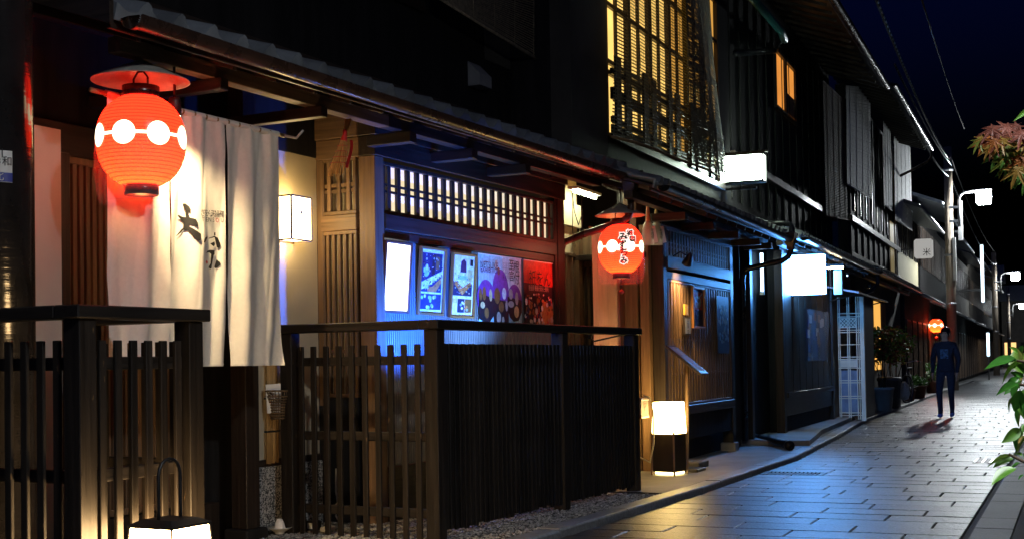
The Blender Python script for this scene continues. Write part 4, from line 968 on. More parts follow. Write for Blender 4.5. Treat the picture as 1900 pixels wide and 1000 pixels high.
# bamboo blind hanging from the upper storey
def blind(name, label, corners, mat, x, step=.018, th=.009, group=None, F=F1, strings=6, gapv=0, cat='blind'):
    """corners: pixel top-left, top-right, bottom-right, bottom-left on the plane x of the frame"""
    P = [F.hx(px, py, x) for px, py in corners]
    y0, z0 = P[3]
    T = F.thing(name, label, cat, x, (P[0][0]+P[1][0])/2, (P[3][1]+P[2][1])/2, group)
    oy = (P[0][0]+P[1][0])/2; oz = (P[3][1]+P[2][1])/2
    H = ((P[0][1]-P[3][1])+(P[1][1]-P[2][1]))/2; n = int(H/step)
    m = MB()
    for i in range(n+1):
        t = i/n
        a = (lerp(P[3][0], P[0][0], t), lerp(P[3][1], P[0][1], t)); b = (lerp(P[2][0], P[1][0], t), lerp(P[2][1], P[1][1], t))
        j = random.uniform(-.012, .012); j2 = random.uniform(-.012, .012); h = th/2
        xo = random.uniform(-.002, .002)
        m.add([(xo, a[0]-oy+j, a[1]-oz-h), (xo, b[0]-oy+j2, b[1]-oz-h), (xo, b[0]-oy+j2, b[1]-oz+h), (xo, a[0]-oy+j, a[1]-oz+h),
               (xo-.006, a[0]-oy+j, a[1]-oz-h), (xo-.006, b[0]-oy+j2, b[1]-oz-h), (xo-.006, b[0]-oy+j2, b[1]-oz+h), (xo-.006, a[0]-oy+j, a[1]-oz+h)],
              [(0, 1, 2, 3), (7, 6, 5, 4), (3, 2, 6, 7), (0, 4, 5, 1)])
    stuff(m.build('reeds', mat, T))
    for k in range(strings):
        u = (k+.5)/strings
        a = (lerp(P[3][0], P[2][0], u), lerp(P[3][1], P[2][1], u)); b = (lerp(P[0][0], P[1][0], u), lerp(P[0][1], P[1][1], u))
        MB().tube([(.004, a[0]-oy, a[1]-oz), (.004, b[0]-oy, b[1]-oz)], .004, 4).build('cord', mat, T)
    MB().tube([(0, P[3][0]-oy, P[3][1]-oz), (0, P[2][0]-oy, P[2][1]-oz)], .012, 6).build('bottom_bar', mat, T)
    return T
reed = surf('old reed', (.34, .27, .17), .7, .5, (4, 30, 30), rnd=.1)
blind('bamboo_blind', 'dim brown reed blind hanging high above the long tiled eave', ((812, -60), (1040, -28), (1038, 137), (815, -2)), reed, -1.0)

# ================================================================== SECOND HOUSE (lattice front, red lantern with writing)
H2 = F2.thing('lattice_townhouse', 'dark timber townhouse with full-height lattice front and yellow-lit upper windows', 'townhouse', 0, 0)
# lattice front between y = .2 and y = 3.1
a0, a1 = .22, 3.08
boxp('corner_post', wood_dark_v, H2, -.13, 0, a0, a0+.12, .05, 2.60); boxp('corner_post', wood_dark_v, H2, -.13, 0, a1-.02, a1+.12, .05, 2.60)
boxp('lintel', wood_dark_h, H2, -.13, .02, a0-.10, a1+.16, 2.602, 2.725)
boxp('rail', wood_dark_h, H2, -.09, .012, a0+.121, a1-.021, 2.17, 2.29); boxp('rail', wood_dark_h, H2, -.09, .0, a0+.121, a1-.021, 2.055, 2.135)
boxp('sill_beam', wood_dark_h, H2, -.12, .03, a0+.121, a1-.021, .60, .70)
boxp('skirt_board', black_wall, H2, -.08, -.01, a0+.121, a1-.021, .32, .598)
ib = surf('warm shoji behind lattice', (.30, .14, .05), .7, .3, (2, 2, 2))
slat_window(H2, 'y', a0+.16, a1-.05, 2.31, 2.575, 24, .055, .03, -.01, wood_mid_v, ib, (2.40, 2.45), .018, .02, -.06)
slat_window(H2, 'y', a0+.16, a1-.05, .73, 2.03, 24, .055, .03, -.01, wood_mid_v, ib, (1.05, 1.42), .022, .02, -.055, name='lattice_front')
boxp('footing_stone', conc_m, H2, -.16, .03, a1-.05, a1+.15, .03, .16, .012)
boxp('footing_stone', conc_m, H2, -.16, .03, a0-.02, a0+.14, .03, .16, .012)
boxp('inner_wall', black_wall, H2, -.5, -.2, a0, a1+3.0, .0, 3.2, 0)
# entrance to its left: cream wall, beam, curtain posts
boxp('entrance_wall', plaster, H2, -1.05, -.95, -2.6, .2, .05, 3.2, 0)
boxp('entrance_beam', plaster, H2, -.95, -.90, -1.9, .2, 2.62, 2.86, 0)
boxp('door_frame', wood_mid_v, H2, -.20, -.10, .02, .12, .05, 2.6); 
ye = F2.hx(1178, 600, -.3)[0]
boxp('entrance_post', wood_mid_v, H2, -.36, -.22, F2.hx(1170, 600, -.3)[0], F2.hx(1186, 600, -.3)[0], .05, 3.0)
slat_window(H2, 'y', -2.2, F2.hx(1096, 600, -.93)[0], .3, 2.30, 16, .03, .03, -.90, wood_mid_v, wood_mid_v, (1.3,), .03, .03, -.03, name='lattice_door')
boxp('board_wall', wood_mid_v, H2, -.92, -.86, F2.hx(1135, 600, -.9)[0]+.0, .0, .05, 2.55, 0)
boxp('side_wall', wood_mid_v, H2, -.9, -.15, .13, .19, .05, 2.6, 0)
for i in range(5): boxp('slat', wood_dark_v, H2, -.30+.06*i-.6, -.275+.06*i-.6, .10, .128, .6, 2.2)
boxp('header_board', wood_dark_h, H2, -.93, -.12, -.0, .129, 2.26, 2.32)
# eave
X2, Z2 = .50, 2.83
roof2 = tiled_roof(H2, X2, Z2, -1.62, 4.15, R_(18), 1.1, .235)
rafters(H2, X2, Z2, -1.5, 4.1, R_(18), 1.0, .45)
boxp('eave_beam', wood_dark_h, H2, X2-.33, X2-.24, -1.55, 4.1, 2.68, 2.75)
for yy in (-.2, .9, 2.0, 3.1, 3.75): boxp('eave_arm', wood_dark_x, H2, .021, X2-.12, yy-.05, yy+.05, 2.60, 2.678)
boxp('fascia', wood_dark_h, H2, X2-.07, X2-.045, -1.6, 4.13, 2.73, 2.79)
gut2 = gutter(H2, X2+.06, 2.775, -1.55, 4.12, .054, .03, black_pipe)
# downspout: leaves the gutter end, swings back to the wall and runs down
hx2, hy2 = X2+.06, 4.05
MB().tube([(hx2-.30, hy2+.02, 2.95), (hx2-.1, hy2+.02, 2.95), (hx2, hy2+.02, 2.93), (hx2+.02, hy2+.02, 2.88), (hx2+.01, hy2+.02, 2.62), (hx2-.03, hy2+.02, 2.52), (hx2-.12, hy2, 2.46), (.0, hy2-.02, 2.38), (-.06, hy2-.02, 2.33), (-.08, hy2-.02, 2.25), (-.08, hy2-.02, .12)], .038, 10).build('downspout', black_pipe, H2)
m = MB(); m.lathe([(0, 2.60), (.055, 2.60), (.06, 2.64), (.10, 2.74), (.105, 2.82), (.09, 2.82)], 4, (hx2, hy2-.02, 0), False, math.pi/4, math.pi/4+2*math.pi); m.build('rain_hopper', copper_m, H2)
# upper storey, plane x = -.2
U2 = -.25
y0, zA = F2.hx(1125, 95, U2); y1, _ = F2.hx(1335, 200, U2)
boxp('upper_wall', plaster_dark, H2, U2-.2, U2, -1.75, y0-.001, 3.1, 7.4, 0)
boxp('upper_side_wall', black_wall, H2, U2-3.6, U2-.2, -1.75, -1.62, 2.9, 7.4, 0)
boxp('upper_base', black_wall, H2, U2-.12, U2, y0, y1+.05, 3.1, 3.42, 0)
boxp('upper_end_wall', black_wall, H2, U2-.2, U2, y1, 4.2, 3.1, 7.4, 0)
amber = glow('amber lit paper', (1.0, .62, .16), .34, (.7, .55, .3), .3)
amber_lo = glow('amber lit lower paper', (1.0, .50, .09), .17, (.7, .55, .3), .3)
nw = 6; ww = (y1-y0)/nw
for i in range(nw):
    ya, yb = y0+i*ww, y0+(i+1)*ww
    wz0, wz1 = 3.42, 5.9
    am = amber if i < 3 else amber_lo
    W_ = boxp('upper_window', am, H2, U2-.06, U2-.05, ya+.02, yb-.02, wz0, wz1, 0); L = Vector(W_.location)
    def sb(nm, *a, mt=wood_dark_v):
        o = boxp(nm, mt, W_, *a, 0); o.location = Vector(o.location)-L
    sb('jamb', U2-.05, U2+.0, ya, ya+.05, wz0, wz1); sb('jamb', U2-.05, U2+.0, yb-.05, yb, wz0, wz1)
    sb('muntin', U2-.045, U2-.012, (ya+yb)/2-.014, (ya+yb)/2+.014, wz0, wz1)
    for zz in (3.42, 4.05, 4.16, 4.74, 5.30, 5.84): sb('rail', U2-.044, U2-.010, ya+.0505, yb-.0505, zz, zz+.045, mt=wood_dark_h)
# balcony rail of short lattice in front of the windows
bl = MB()
for i, zz in enumerate((3.55, 3.78, 3.84, 4.03)): boxp('balcony_rail', wood_dark_h, H2, U2+.03, U2+.06, y0, y1, zz, zz+.06)
for i in range(15):
    yy = y0+.12+i*(y1-y0-.24)/14
    if i % 3 == 2: continue
    boxp('baluster', wood_dark_v, H2, U2+.061, U2+.085, yy-.085, yy+.085, 3.46, 4.22)
boxp('balcony_board', wood_dark_h, H2, U2+.03, U2+.06, y0, y1, 3.38, 3.53)
# big reed screen hanging in front, leaning out at the foot
m = MB(); SY0 = F2.hx(1334, 345, U2+.36)[0]; SY1 = F2.hx(1337, 0, U2+.14)[0]
def scr(u, v):
    yy = lerp(lerp(y0-.25, y0+.02, v), lerp(SY0, SY1, v), u)
    x = U2+.12+.42*(1-v)*u**.7+.02*math.sin(9*u+4*v)-1.3*max(0, u-.62)**2; z = lerp(3.36-.06*u, 5.95, v); return Vector((x, yy, z))
reed2 = surf('green brown reed', (.28, .26, .13), .7, .4, (4, 30, 30))
SCN = F2.thing('reed_screen', 'large see-through reed screen leaning over the yellow-lit upper windows', 'blind', U2+.3, (y0+y1)/2, 3.35)
so = Vector((U2+.3, (y0+y1)/2, 3.35))
n = 74
for i in range(n+1):
    v = i/n; pts = [scr(k/8, v)-so+Vector((0, 0, random.uniform(-.004, .004))) for k in range(9)]
    vs = []; h = .0075
    for p in pts: vs += [p+Vector((0, 0, -h)), p+Vector((0, 0, h))]
    m.add(vs, [(2*k, 2*k+2, 2*k+3, 2*k+1) for k in range(8)])
stuff(m.build('reeds', reed2, SCN))
m = MB()
for k in range(72):
    u = (k+.5)/72; w_ = .0035 if k % 6 else .010
    pts = [scr(u, j/10)-so+Vector((.004, 0, 0)) for j in range(11)]
    vs = []
    for p in pts: vs += [p+Vector((0, -w_, 0)), p+Vector((0, w_, 0))]
    m.add(vs, [(2*j, 2*j+1, 2*j+3, 2*j+2) for j in range(10)])
stuff(m.build('cords', reed2, SCN))
m = MB()                                       # denser second layer over the far half
for i in range(130):
    v = i/129; pts = [scr(.52+.48*k/6, v)-so+Vector((.05+.06*(1-v), 0, random.uniform(-.004, .004))) for k in range(7)]
    vs = []; h = .0082
    for p in pts: vs += [p+Vector((0, 0, -h)), p+Vector((0, 0, h))]
    m.add(vs, [(2*k, 2*k+2, 2*k+3, 2*k+1) for k in range(6)])
stuff(m.build('second_layer', reed2, SCN))
MB().tube([scr(k/8, 0)-so for k in range(9)], .016, 8).build('bottom_bar', bamboo_m, SCN)
m = MB(); ps = [scr(1, j/10)-so+Vector((.006, .02, 0)) for j in range(11)]; m.tube(ps, .012, 6); m.build('edge_cord', surf('pale rope', (.4, .4, .33), .8, .2), SCN)
# lit sign box, white and faintly green
sg = glow('pale green white sign', (.80, 1.0, .82), 14.0)
xs_, zs_ = F2.hy(1340, 290, 3.7); xe_, ze_ = F2.hy(1415, 335, 3.7)
S1 = F2.thing('sign_box', 'blank white glowing sign box projecting below the reed screen', 'sign', (xs_+xe_)/2, 3.7, ze_)
w_, h_ = (xe_-xs_)/2, zs_-ze_
boxp('lit_panel', sg, S1, -w_+.012, w_-.012, .0, .20, .012, h_-.012, 0)
for zz in (0, h_): boxp('frame_bar', black_metal, S1, -w_-.01, w_+.01, -.012, .212, zz-.012, zz+.012, .002)
for xx in (-w_, w_):
    for yy in (-.002, .202): boxp('frame_post', black_metal, S1, xx-.010, xx+.010, yy-.010, yy+.010, .0125, h_-.0125, .002)
boxp('bracket', black_metal, S1, -w_-.55, w_+.06, .08, .12, h_+.02, h_+.05); boxp('bracket', black_metal, S1, -w_-.55, w_-.1, .08, .12, -.09, -.06)
# hanging lantern with writing
yl2, zl2 = F2.hx(1152, 462, .05)
def l2text(T, on):
    ph_ = T.rotation_euler.z
    a = math.atan2(-CR.x*0-1, .0)
    # direction from lantern to camera, in its own angle
    d = Vector((0, 0, 0))-Vector(T.location); ac = math.atan2(d.y, d.x)-ph_
    halo = lan_white
    for s_, da, z, sz in (('み', .10, .085, .088), ('ず', .06, .015, .080), ('ち', .12, -.055, .085), ('み', .12, -.125, .07), ('祇', .42, .120, .062), ('園', .50, .062, .062)):
        p = on(ac+da, z, .015); pw = on(ac+da, z, .0135)
        text('writing_ground', s_, sz, glow('white writing ground', (1, .85, .7), .3), T, pw, (R_(90), 0, ac+da+R_(90)), off=.012)
        text('lettering', s_, sz, ink_m, T, p, (R_(90), 0, ac+da+R_(90)), off=.0032)
    MB().tube([(0, 0, -.24), (0, 0, -.335)], .003, 5).build('cord', black_pipe, T)
    MB().lathe([(0, .014), (.013, .0), (0, -.014)], 10, (0, 0, -.345)).build('bead', copper_m, T)
    MB().lathe([(0, .022), (.026, .0), (.022, -.012), (0, -.026)], 12, (0, 0, -.395)).build('bell', red_cloth, T)
lantern('red paper lantern with black brush writing and a small bell hanging below', F2.w(.05, yl2, zl2), 0, .212, .455, 8, None, l2text, True, .2, True, .8)
# pale curtain behind it, the lantern's red light tinted into the cloth colour
cu_ = F2.thing('door_drape', 'pale cloth drape tinted to look lantern-lit hanging behind the lettered lantern', 'curtain', -.45, F2.hx(1118, 500, -.45)[0], .9)
ya, yb = F2.hx(1098, 500, -.45)[0]-F2.hx(1118, 500, -.45)[0], F2.hx(1150, 500, -.45)[0]-F2.hx(1118, 500, -.45)[0]
m = MB(); m.grid(lambda u, v: (.03*math.sin(u*19)+.01*math.sin(u*41+v*3), lerp(ya, yb, u), lerp(0, 1.62, v)), 40, 12); m.build('cloth', surf('lantern-tinted linen', (.74, .46, .37), .9, .1, (20, 20, 3), transl=.2), cu_)
MB().tube([(0, ya-.05, 1.62), (0, yb+.05, 1.62)], .012, 8).build('rod', bamboo_m, cu_)
# ceiling lamp of the entrance, cool white
CLp = F2.thing('ceiling_lamp', 'cool white tube lamp under the entrance ceiling behind the lettered lantern', 'lamp', -.72, F2.hx(1085, 352, -.72)[0], 2.93)
boxp('tray', white_plastic, CLp, -.06, .06, -.35, .35, .02, .05)
MB().tube([(0, -.32, 0), (0, .32, 0)], .014, 8).build('tube', glow('cool tube', (.95, 1, .65), 20), CLp)
# cable with plug hanging at the corner
CB = F1.thing('hanging_cable', 'black looped cable with plug hanging at the bay corner', 'cable', -.95, 4.15, 2.75)
MB().tube([(0, 0, .1), (0, .05, -.1), (0, .14, -.22), (0, .22, -.12), (0, .26, .1)], .005, 6).build('loop', black_pipe, CB)
MB().tube([(0, .22, .12), (0, .24, -.12), (0, .22, -.26)], .006, 6).build('lead', black_pipe, CB); MB().tube([(0, .22, -.25), (0, .19, -.36)], [.024, .014], 8).build('plug', black_pipe, CB)
MB().tube([(0, .02, .1), (0, .0, -.3), (0, .06, -.44)], .004, 6).build('lead', black_pipe, CB)
# charms hung over the door: two clear bags
for px, tall, lab in ((1203, .34, 'narrow clear bag of straw charms hanging over the lattice door'), (1219, .36, 'square clear bag with a paper slip hanging over the lattice door')):
    yy, zz = F2.hx(px, 455, .02)
    C_ = F2.thing('charm_bag', lab, 'charm', .02, yy, zz)
    m = MB(); m.lathe([(.0, 0), (.062, .0), (.066, .10), (.052, .20), (.014, .26), (.010, .40)], 12); m.build('clear_bag', clear('crinkled clear film', (.85, .9, .95), .12, .35), C_)
    MB().tube([(0, 0, .05), (0, 0, .26), (0, 0, .44)], [.036, .026, .012], 8).build('straw', straw_m, C_)
    o = boxp('paper_slip', paper_white, C_, .066, .069, -.022, .022, .02, .19, 0); o.rotation_euler = (R_(12), 0, R_(-40))
    text('lettering', '\n'.join('祇園祭'), .035, ink_m, C_, (.060, -.045, .105), (R_(90), 0, R_(50)))
# spotlight on an arm, framed picture, small notice
y_, z_ = F2.hx(1276, 486, .16)
SP = F2.thing('picture_spotlight', 'black cone spotlight on an arm lighting the dark framed picture', 'lamp', .0, y_, z_+.02)
MB().tube([(.0, 0, .05), (.08, 0, .09), (.15, 0, .05)], .009, 6).build('arm', black_metal, SP)
m = MB(); m.lathe([(.012, .09), (.03, .06), (.058, -.05), (.054, -.05), (.028, .05), (0, .055)], 16); o = m.build('shade', black_metal, SP, (.16, .02, .0)); o.rotation_euler = (R_(25), R_(28), 0)
m = MB(); m.lathe([(0, -.046), (.052, -.046)], 16); o = m.build('lens', glow('warm lens spot', (1, .78, .45), 3), SP, (.16, .02, 0)); o.rotation_euler = (R_(25), R_(28), 0)
ld = bpy.data.lights.new('beam', 'SPOT'); ld.energy = 22; ld.color = (1, .66, .3); ld.spot_size = R_(100); ld.spot_blend = .7; ld.shadow_soft_size = .03
lo = bpy.data.objects.new('beam', ld); COL.objects.link(lo); lo.parent = SP; lo.location = (.145, .02, -.06); lo.rotation_euler = (R_(18), R_(34), 0)
y0_, z1_ = F2.hx(1283, 530, .01); y1_, z0_ = F2.hx(1307, 610, .01)
PI_ = F2.thing('dish_picture', 'tall dark picture of a bowl of food in an orange wood frame', 'picture', .0, (y0_+y1_)/2, z0_)
w, h = (y1_-y0_)/2, z1_-z0_; fw = .025
for sy in (-1, 1): boxp('frame_bar', fo[0], PI_, .002, .03, sy*(w-fw/2)-fw/2, sy*(w-fw/2)+fw/2, 0, h)
for zz in (0, h-fw): boxp('frame_bar', fo[1], PI_, .002, .0295, -w+fw+.001, w-fw-.001, zz, zz+fw)
boxp('mount', ph[PB], PI_, .003, .009, -w+fw, w-fw, fw, h-fw, 0)
picture(PI_, .0095, [(PR, rc(.12, .45, .88, .92)), (PG, rc(.0, .48, .16, .95)), (PY, ell(.5, .66, .30, .17)), (PW, ell(.46, .63, .2, .11)), (PBR, ell(.52, .70, .12, .06)), (PO, ell(.40, .60, .08, .05)), (PW, [(.62, .80), (.9, .92), (.92, .88), (.66, .77)]), (PG, ell(.45, .53, .22, .04))], w-fw, fw, h-fw)
y0_, z1_ = F2.hx(1271, 587, .03); y1_, z0_ = F2.hx(1284, 621, .03)
NT = F2.thing('notice_board', 'small grey framed notice hanging beside the bowl picture', 'notice', .0, (y0_+y1_)/2, z0_)
w, h = (y1_-y0_)/2, z1_-z0_
boxp('board', wood_dark_v, NT, .0, .022, -w, w, 0, h); boxp('sheet', surf('grey sheet', (.25, .25, .24), .6, .1), NT, .0225, .024, -w*.78, w*.78, h*.06, h*.92, 0)
text('lettering', '\n'.join('営業中'), .075, ink_m, NT, (.0255, 0, h*.5), (R_(90), 0, R_(90)))
boxp('tab', surf('yellow card', (.55, .33, .05), .6, .1), NT, .0, .02, -.10, .03, h+.02, h+.14)
y0_, z1_ = F2.hx(1330, 548, .01); y1_, z0_ = F2.hx(1353, 655, .01)
PS_ = F2.thing('menu_poster', 'tall glossy menu sheet with pale columns on the lattice end', 'poster', .0, (y0_+y1_)/2, z0_)
w, h = (y1_-y0_)/2, z1_-z0_
sh = [(PN, rc(0, 0, 1, 1))]
for i in range(60): sh.append((rr.choice([PG, PW, PS, PG]), ell(rr.uniform(.08, .92), rr.choice([rr.uniform(.2, .45), rr.uniform(.5, .62), rr.uniform(.7, .82)]), .035, rr.uniform(.02, .06), 6)))
picture(PS_, .012, sh, w, 0, h)
# standing lamp
SL_ = thing('standing_lamp', 'square standing lamp with glowing white shade over dark base on concrete', 'lamp', tuple(F0.w(*F0.hz(1243, 880, .055), .055)), R_(-14))
wv = .128; hs, ht = .40, .725
m = MB(); frus(m, .125, .112, hs+.01, ht); m.build('paper_shade', glow('white lamp paper', (1, .68, .22), 7.5), SL_)
m = MB(); frus(m, .120, .120, .035, hs); m.build('dark_base', surf('dark lamp base', (.025, .018, .012), .5, .3), SL_)
m = MB(); frus(m, .105, .105, .012, .034); m.build('glow_foot', glow('foot glow', (1, .72, .25), 3), SL_)
for sx in (-1, 1):
    for sy in (-1, 1): boxp('corner_post', wood_pale_v, SL_, sx*.128-.009, sx*.128+.009, sy*.128-.009, sy*.128+.009, 0, hs+.03)
for sy in (-1, 1): boxp('trim_bar', wood_pale_h, SL_, -.118, .118, sy*.128-.006, sy*.128+.006, hs-.004, hs+.012, .002); boxp('trim_bar', wood_pale_h, SL_, sy*.128-.006, sy*.128+.006, -.118, .118, hs-.004, hs+.012, .002)
# flat stone and cable behind it
q = F0.hz(1283, 868, .055)
o = MB().bbox(-.16, .16, -.2, .2, 0, .075, .012).build('stepping_block', surf('dark stone', (.10, .09, .08), .7, .3), None, (q[0]-.05, q[1]+.1, .052)); tag(o, 'low dark stone block on the concrete behind the standing lamp', 'stone')
# menu stand
ms = F0.hz(1262, 862, .055)
MS = thing('menu_stand', 'slanted menu board on a wooden post behind the standing lamp', 'menu stand', (-3.72, 12.95, .055), 0)
MB().tube([(0, 0, 0), (.02, .02, 1.08)], .022, 8).build('post', wood_pale_v, MS)
boxp('foot', wood_dark_h, MS, -.16, .16, -.16, .16, 0, .03)
B_ = put('board', MB().bbox(-.23, .23, -.20, .20, -.012, .012, .004).mesh('board', wood_dark_h), MS, (.03, -.02, 1.14)); B_.rotation_euler = (0, R_(40), R_(4))
m = MB(); m.box(-.20, .20, -.17, .17, .0125, .015); m.build('menu_sheet', surf('blue grey menu sheet', (.30, .42, .52), .35, .4, (9, 9, 9), col2=(.7, .75, .8)), B_)
for i in range(3): boxp('menu_card', paper_white, B_, -.17+.125*i, -.06+.125*i, -.12, .13, .0155, .0165, 0)
# orange box with cable by the door
yy, zz = F2.hx(1195, 775, .06)
OB = F2.thing('offering_box', 'small orange wooden box with red mark hanging by the entrance post', 'box', .0, yy, zz)
MB().bbox(-.07, .07, -.12, .12, .01, .20, .006).build('box', wood_pale_v, OB)
for z in (.0, .17): boxp('trim_bar', fo[1], OB, -.075, .075, -.125, .125, z, z+.02)
text('lettering', '卍' if 0 else '中', .10, red_cloth, OB, (.0715, .0, .11), (R_(90), 0, R_(90)))
yy2 = F2.hx(1212, 760, .1)[0]-yy
MB().tube([(.05, .02, .22), (.08, yy2*.7, .2), (.1, yy2, .05), (.1, yy2, -.25), (.08, yy2*.6, -.44), (.03, -.05, -.38)], .008, 6).build('hose', surf('cream hose', (.55, .5, .3), .4, .1), OB)
boxp('mount_post', wood_mid_v, OB, -.14, -.071, -.1, .1, -zz+.06, .5)
# drain pipe lying on the apron towards the kerb
DP = thing('drain_pipe', 'black drain pipe lying across the concrete edge towards the kerb', 'pipe', tuple(F0.w(*F0.hz(1390, 815, .06), .06)), 0)
A_ = Vector(DP.location); q = F0.hz(1466, 834, .06); Bv = Vector((q[0], q[1], .06))-A_
MB().tube([Vector((-.35, .1, .35)), Vector((-.2, .06, .09)), Vector((0, 0, .055)), Bv*.6+Vector((0, 0, .055)), Bv+Vector((0, 0, .052))], .05, 12).build('pipe', black_pipe, DP)
MB().tube([Bv*.96+Vector((0, 0, .052)), Bv*1.0+Vector((0, 0, .052))], .060, 12).build('collar', black_pipe, DP)

# ================================================================== THIRD HOUSE (blue-white sign)
F4 = Frame(17.0, 4.0, R_(1.0))
H3 = F4.thing('sign_townhouse', 'dark boarded townhouse behind the bright blue-white sign box', 'townhouse', 0, 0)
WX = .16
w0 = F4.hx(1457, 600, WX)[0]; w1 = F4.hx(1541, 600, WX)[0]
boxp('recess_wall', plaster_dark, H3, -.25, -.12, -.72, .05, .05, 3.0, 0)
boxp('recess_post', wood_dark_v, H3, -.12, .02, .06, .20, .05, 2.8)
orange = surf('ochre plaster', (.55, .30, .08), .8, .12)
boxp('doorway_wall', orange, H3, -.85, -.75, .3, w0, .12, 2.7, 0)
boxp('doorway_post', wood_dark_v, H3, WX-.12, WX, w0-.16, w0-.001, .12, 2.75)
DL = F4.thing('added_doorway_lamp', 'added warm round lamp brightening the ochre doorway behind the rain pipe', 'lamp', -.35, 1.2, 2.5)  # unseen lamp, added to brighten the doorway wall
MB().lathe([(0, .06), (.09, .06), (.10, .0), (.07, -.05), (0, -.06)], 18).build('globe', glow('warm doorway globe', (1, .55, .16), 8), DL); boxp('ceiling_plate', black_metal, DL, -.06, .06, -.06, .06, .061, .20)
UL = F4.thing('porch_lamp', 'small warm-white lamp under the eave in front of the lattice gate', 'lamp', .40, 4.9, 2.70)
boxp('tray', black_metal, UL, -.16, .16, -.05, .05, .0, .05); boxp('diffuser', glow('porch diffuser', (1, .80, .50), 26), UL, -.14, .14, -.04, .04, -.025, -.001, 0)
nb = 15; pb = (w1-w0)/nb
for i in range(nb): boxp('wall_board', wood_dark_v, H3, WX-.05, WX-.004*(i % 2), w0+i*pb+.003, w0+(i+1)*pb-.003, .70, 2.72)
boxp('backing_wall', black_wall, H3, WX-.25, WX-.06, w0, 9.6, .05, 3.2, 0)
boxp('sill_beam', wood_dark_h, H3, WX-.05, WX+.03, w0, w1, .62, .698)
boxp('bench_panel', wood_dark_h, H3, WX-.04, WX+.0, w0, w1, .36, .618); boxp('skirt_board', black_wall, H3, WX-.12, WX-.05, w0, w1, .126, .359)
boxp('corner_post', wood_dark_v, H3, WX-.12, WX+.03, w1+.001, w1+.16, .126, 2.75)
for i in range(12): boxp('wall_board', wood_dark_v, H3, WX-.08, WX-.03, w1+.17+i*.22, w1+.385+i*.22, .126, 2.75)
X3, Z3 = .52, 2.93
roof3 = tiled_roof(H3, X3, Z3, 1.0, 9.3, R_(17), 1.0, .26)
rafters(H3, X3, Z3, 1.1, 9.2, R_(17), .9, .55)
boxp('eave_beam', wood_dark_h, H3, X3-.33, X3-.24, 1.02, 9.25, 2.77, 2.84)
gutter(H3, X3+.06, 2.87, 1.05, 9.25, .054, .02, black_pipe)
y_ = F4.hx(1616, 470, X3)[0]
MB().tube([(X3+.06, 9.2, 2.86), (X3+.06, 9.2, 2.62), (X3-.05, 9.15, 2.50), (.2, 8.8, 2.36), (.1, 8.8, 2.2), (.1, 8.8, .15)], .038, 8).build('downspout', black_pipe, H3)
# upper storey
U3 = -.30
boxp('upper_wall', black_wall, H3, U3-.2, U3, .3, 9.4, 3.15, 6.9, 0)
boxp('upper_side_wall', black_wall, H3, -3.8, U3, .16, .298, 2.9, 7.2, 0)
for i in range(14): boxp('wall_batten', black_wall, H3, U3+.001, U3+.02, .45+i*.63, .49+i*.63, 3.4, 6.6)
boxp('band_beam', wood_dark_h, H3, U3+.001, U3+.10, .3, 9.4, 3.92, 4.03)
y0, zt_ = F4.hx(1437, 95, U3+.02); y1, zb_ = F4.hx(1475, 228, U3+.02)
W_ = boxp('upper_window', glow('orange lit paper', (1.0, .36, .06), .2, (.6, .35, .15), .2), H3, U3+.002, U3+.012, y0, y1, zb_, zt_, 0); L = Vector(W_.location)
ym = F4.hx(1456, 150, U3+.02)[0]
for nm, a in (('jamb', (U3+.013, U3+.05, y0-.06, y0, zb_-.05, zt_+.05)), ('jamb', (U3+.013, U3+.05, y1, y1+.06, zb_-.05, zt_+.05)), ('mullion', (U3+.013, U3+.05, ym-.07, ym+.07, zb_-.04, zt_+.04)), ('sill', (U3+.013, U3+.06, y0, y1, zb_-.05, zb_)), ('head', (U3+.013, U3+.06, y0, y1, zt_, zt_+.05)), ('roller_shade', (U3+.0125, U3+.0135, ym+.071, y1-.001, zb_+.05, lerp(zb_, zt_, .45)))):
    o = boxp(nm, wood_dark_v if nm != 'roller_shade' else surf('shade cloth', (.55, .33, .14), .8, .1), W_, *a, 0); o.location = Vector(o.location)-L
roof3u = tiled_roof(H3, .78, 6.62, -.6, 9.5, R_(20), 1.3, .28); rafters(H3, .78, 6.62, -.5, 9.4, R_(20), 1.2, .5)
gutter(H3, .84, 6.55, -.5, 9.45, .056, .02, copper_m)
gp = MB(); gp.tube([Vector((U3+.1,)+F4.hx(1365, 100, U3+.1)), Vector((U3+.1,)+F4.hx(1440, 95, U3+.1)), Vector((.3, 0.0, 0)+()) if 0 else Vector((.25, F4.hx(1452, 70, .25)[0], F4.hx(1452, 70, .25)[1]))], .045, 8); gp.build('rain_pipe', black_pipe, H3)
teal = surf('teal pipe', (.02, .10, .10), .35, .2)
MB().tube([Vector((.3,)+F4.hx(1393, -6, .3)), Vector((.3,)+F4.hx(1450, 60, .3)), Vector((.28,)+F4.hx(1456, 75, .28))], .055, 10).build('rain_pipe', teal, H3)
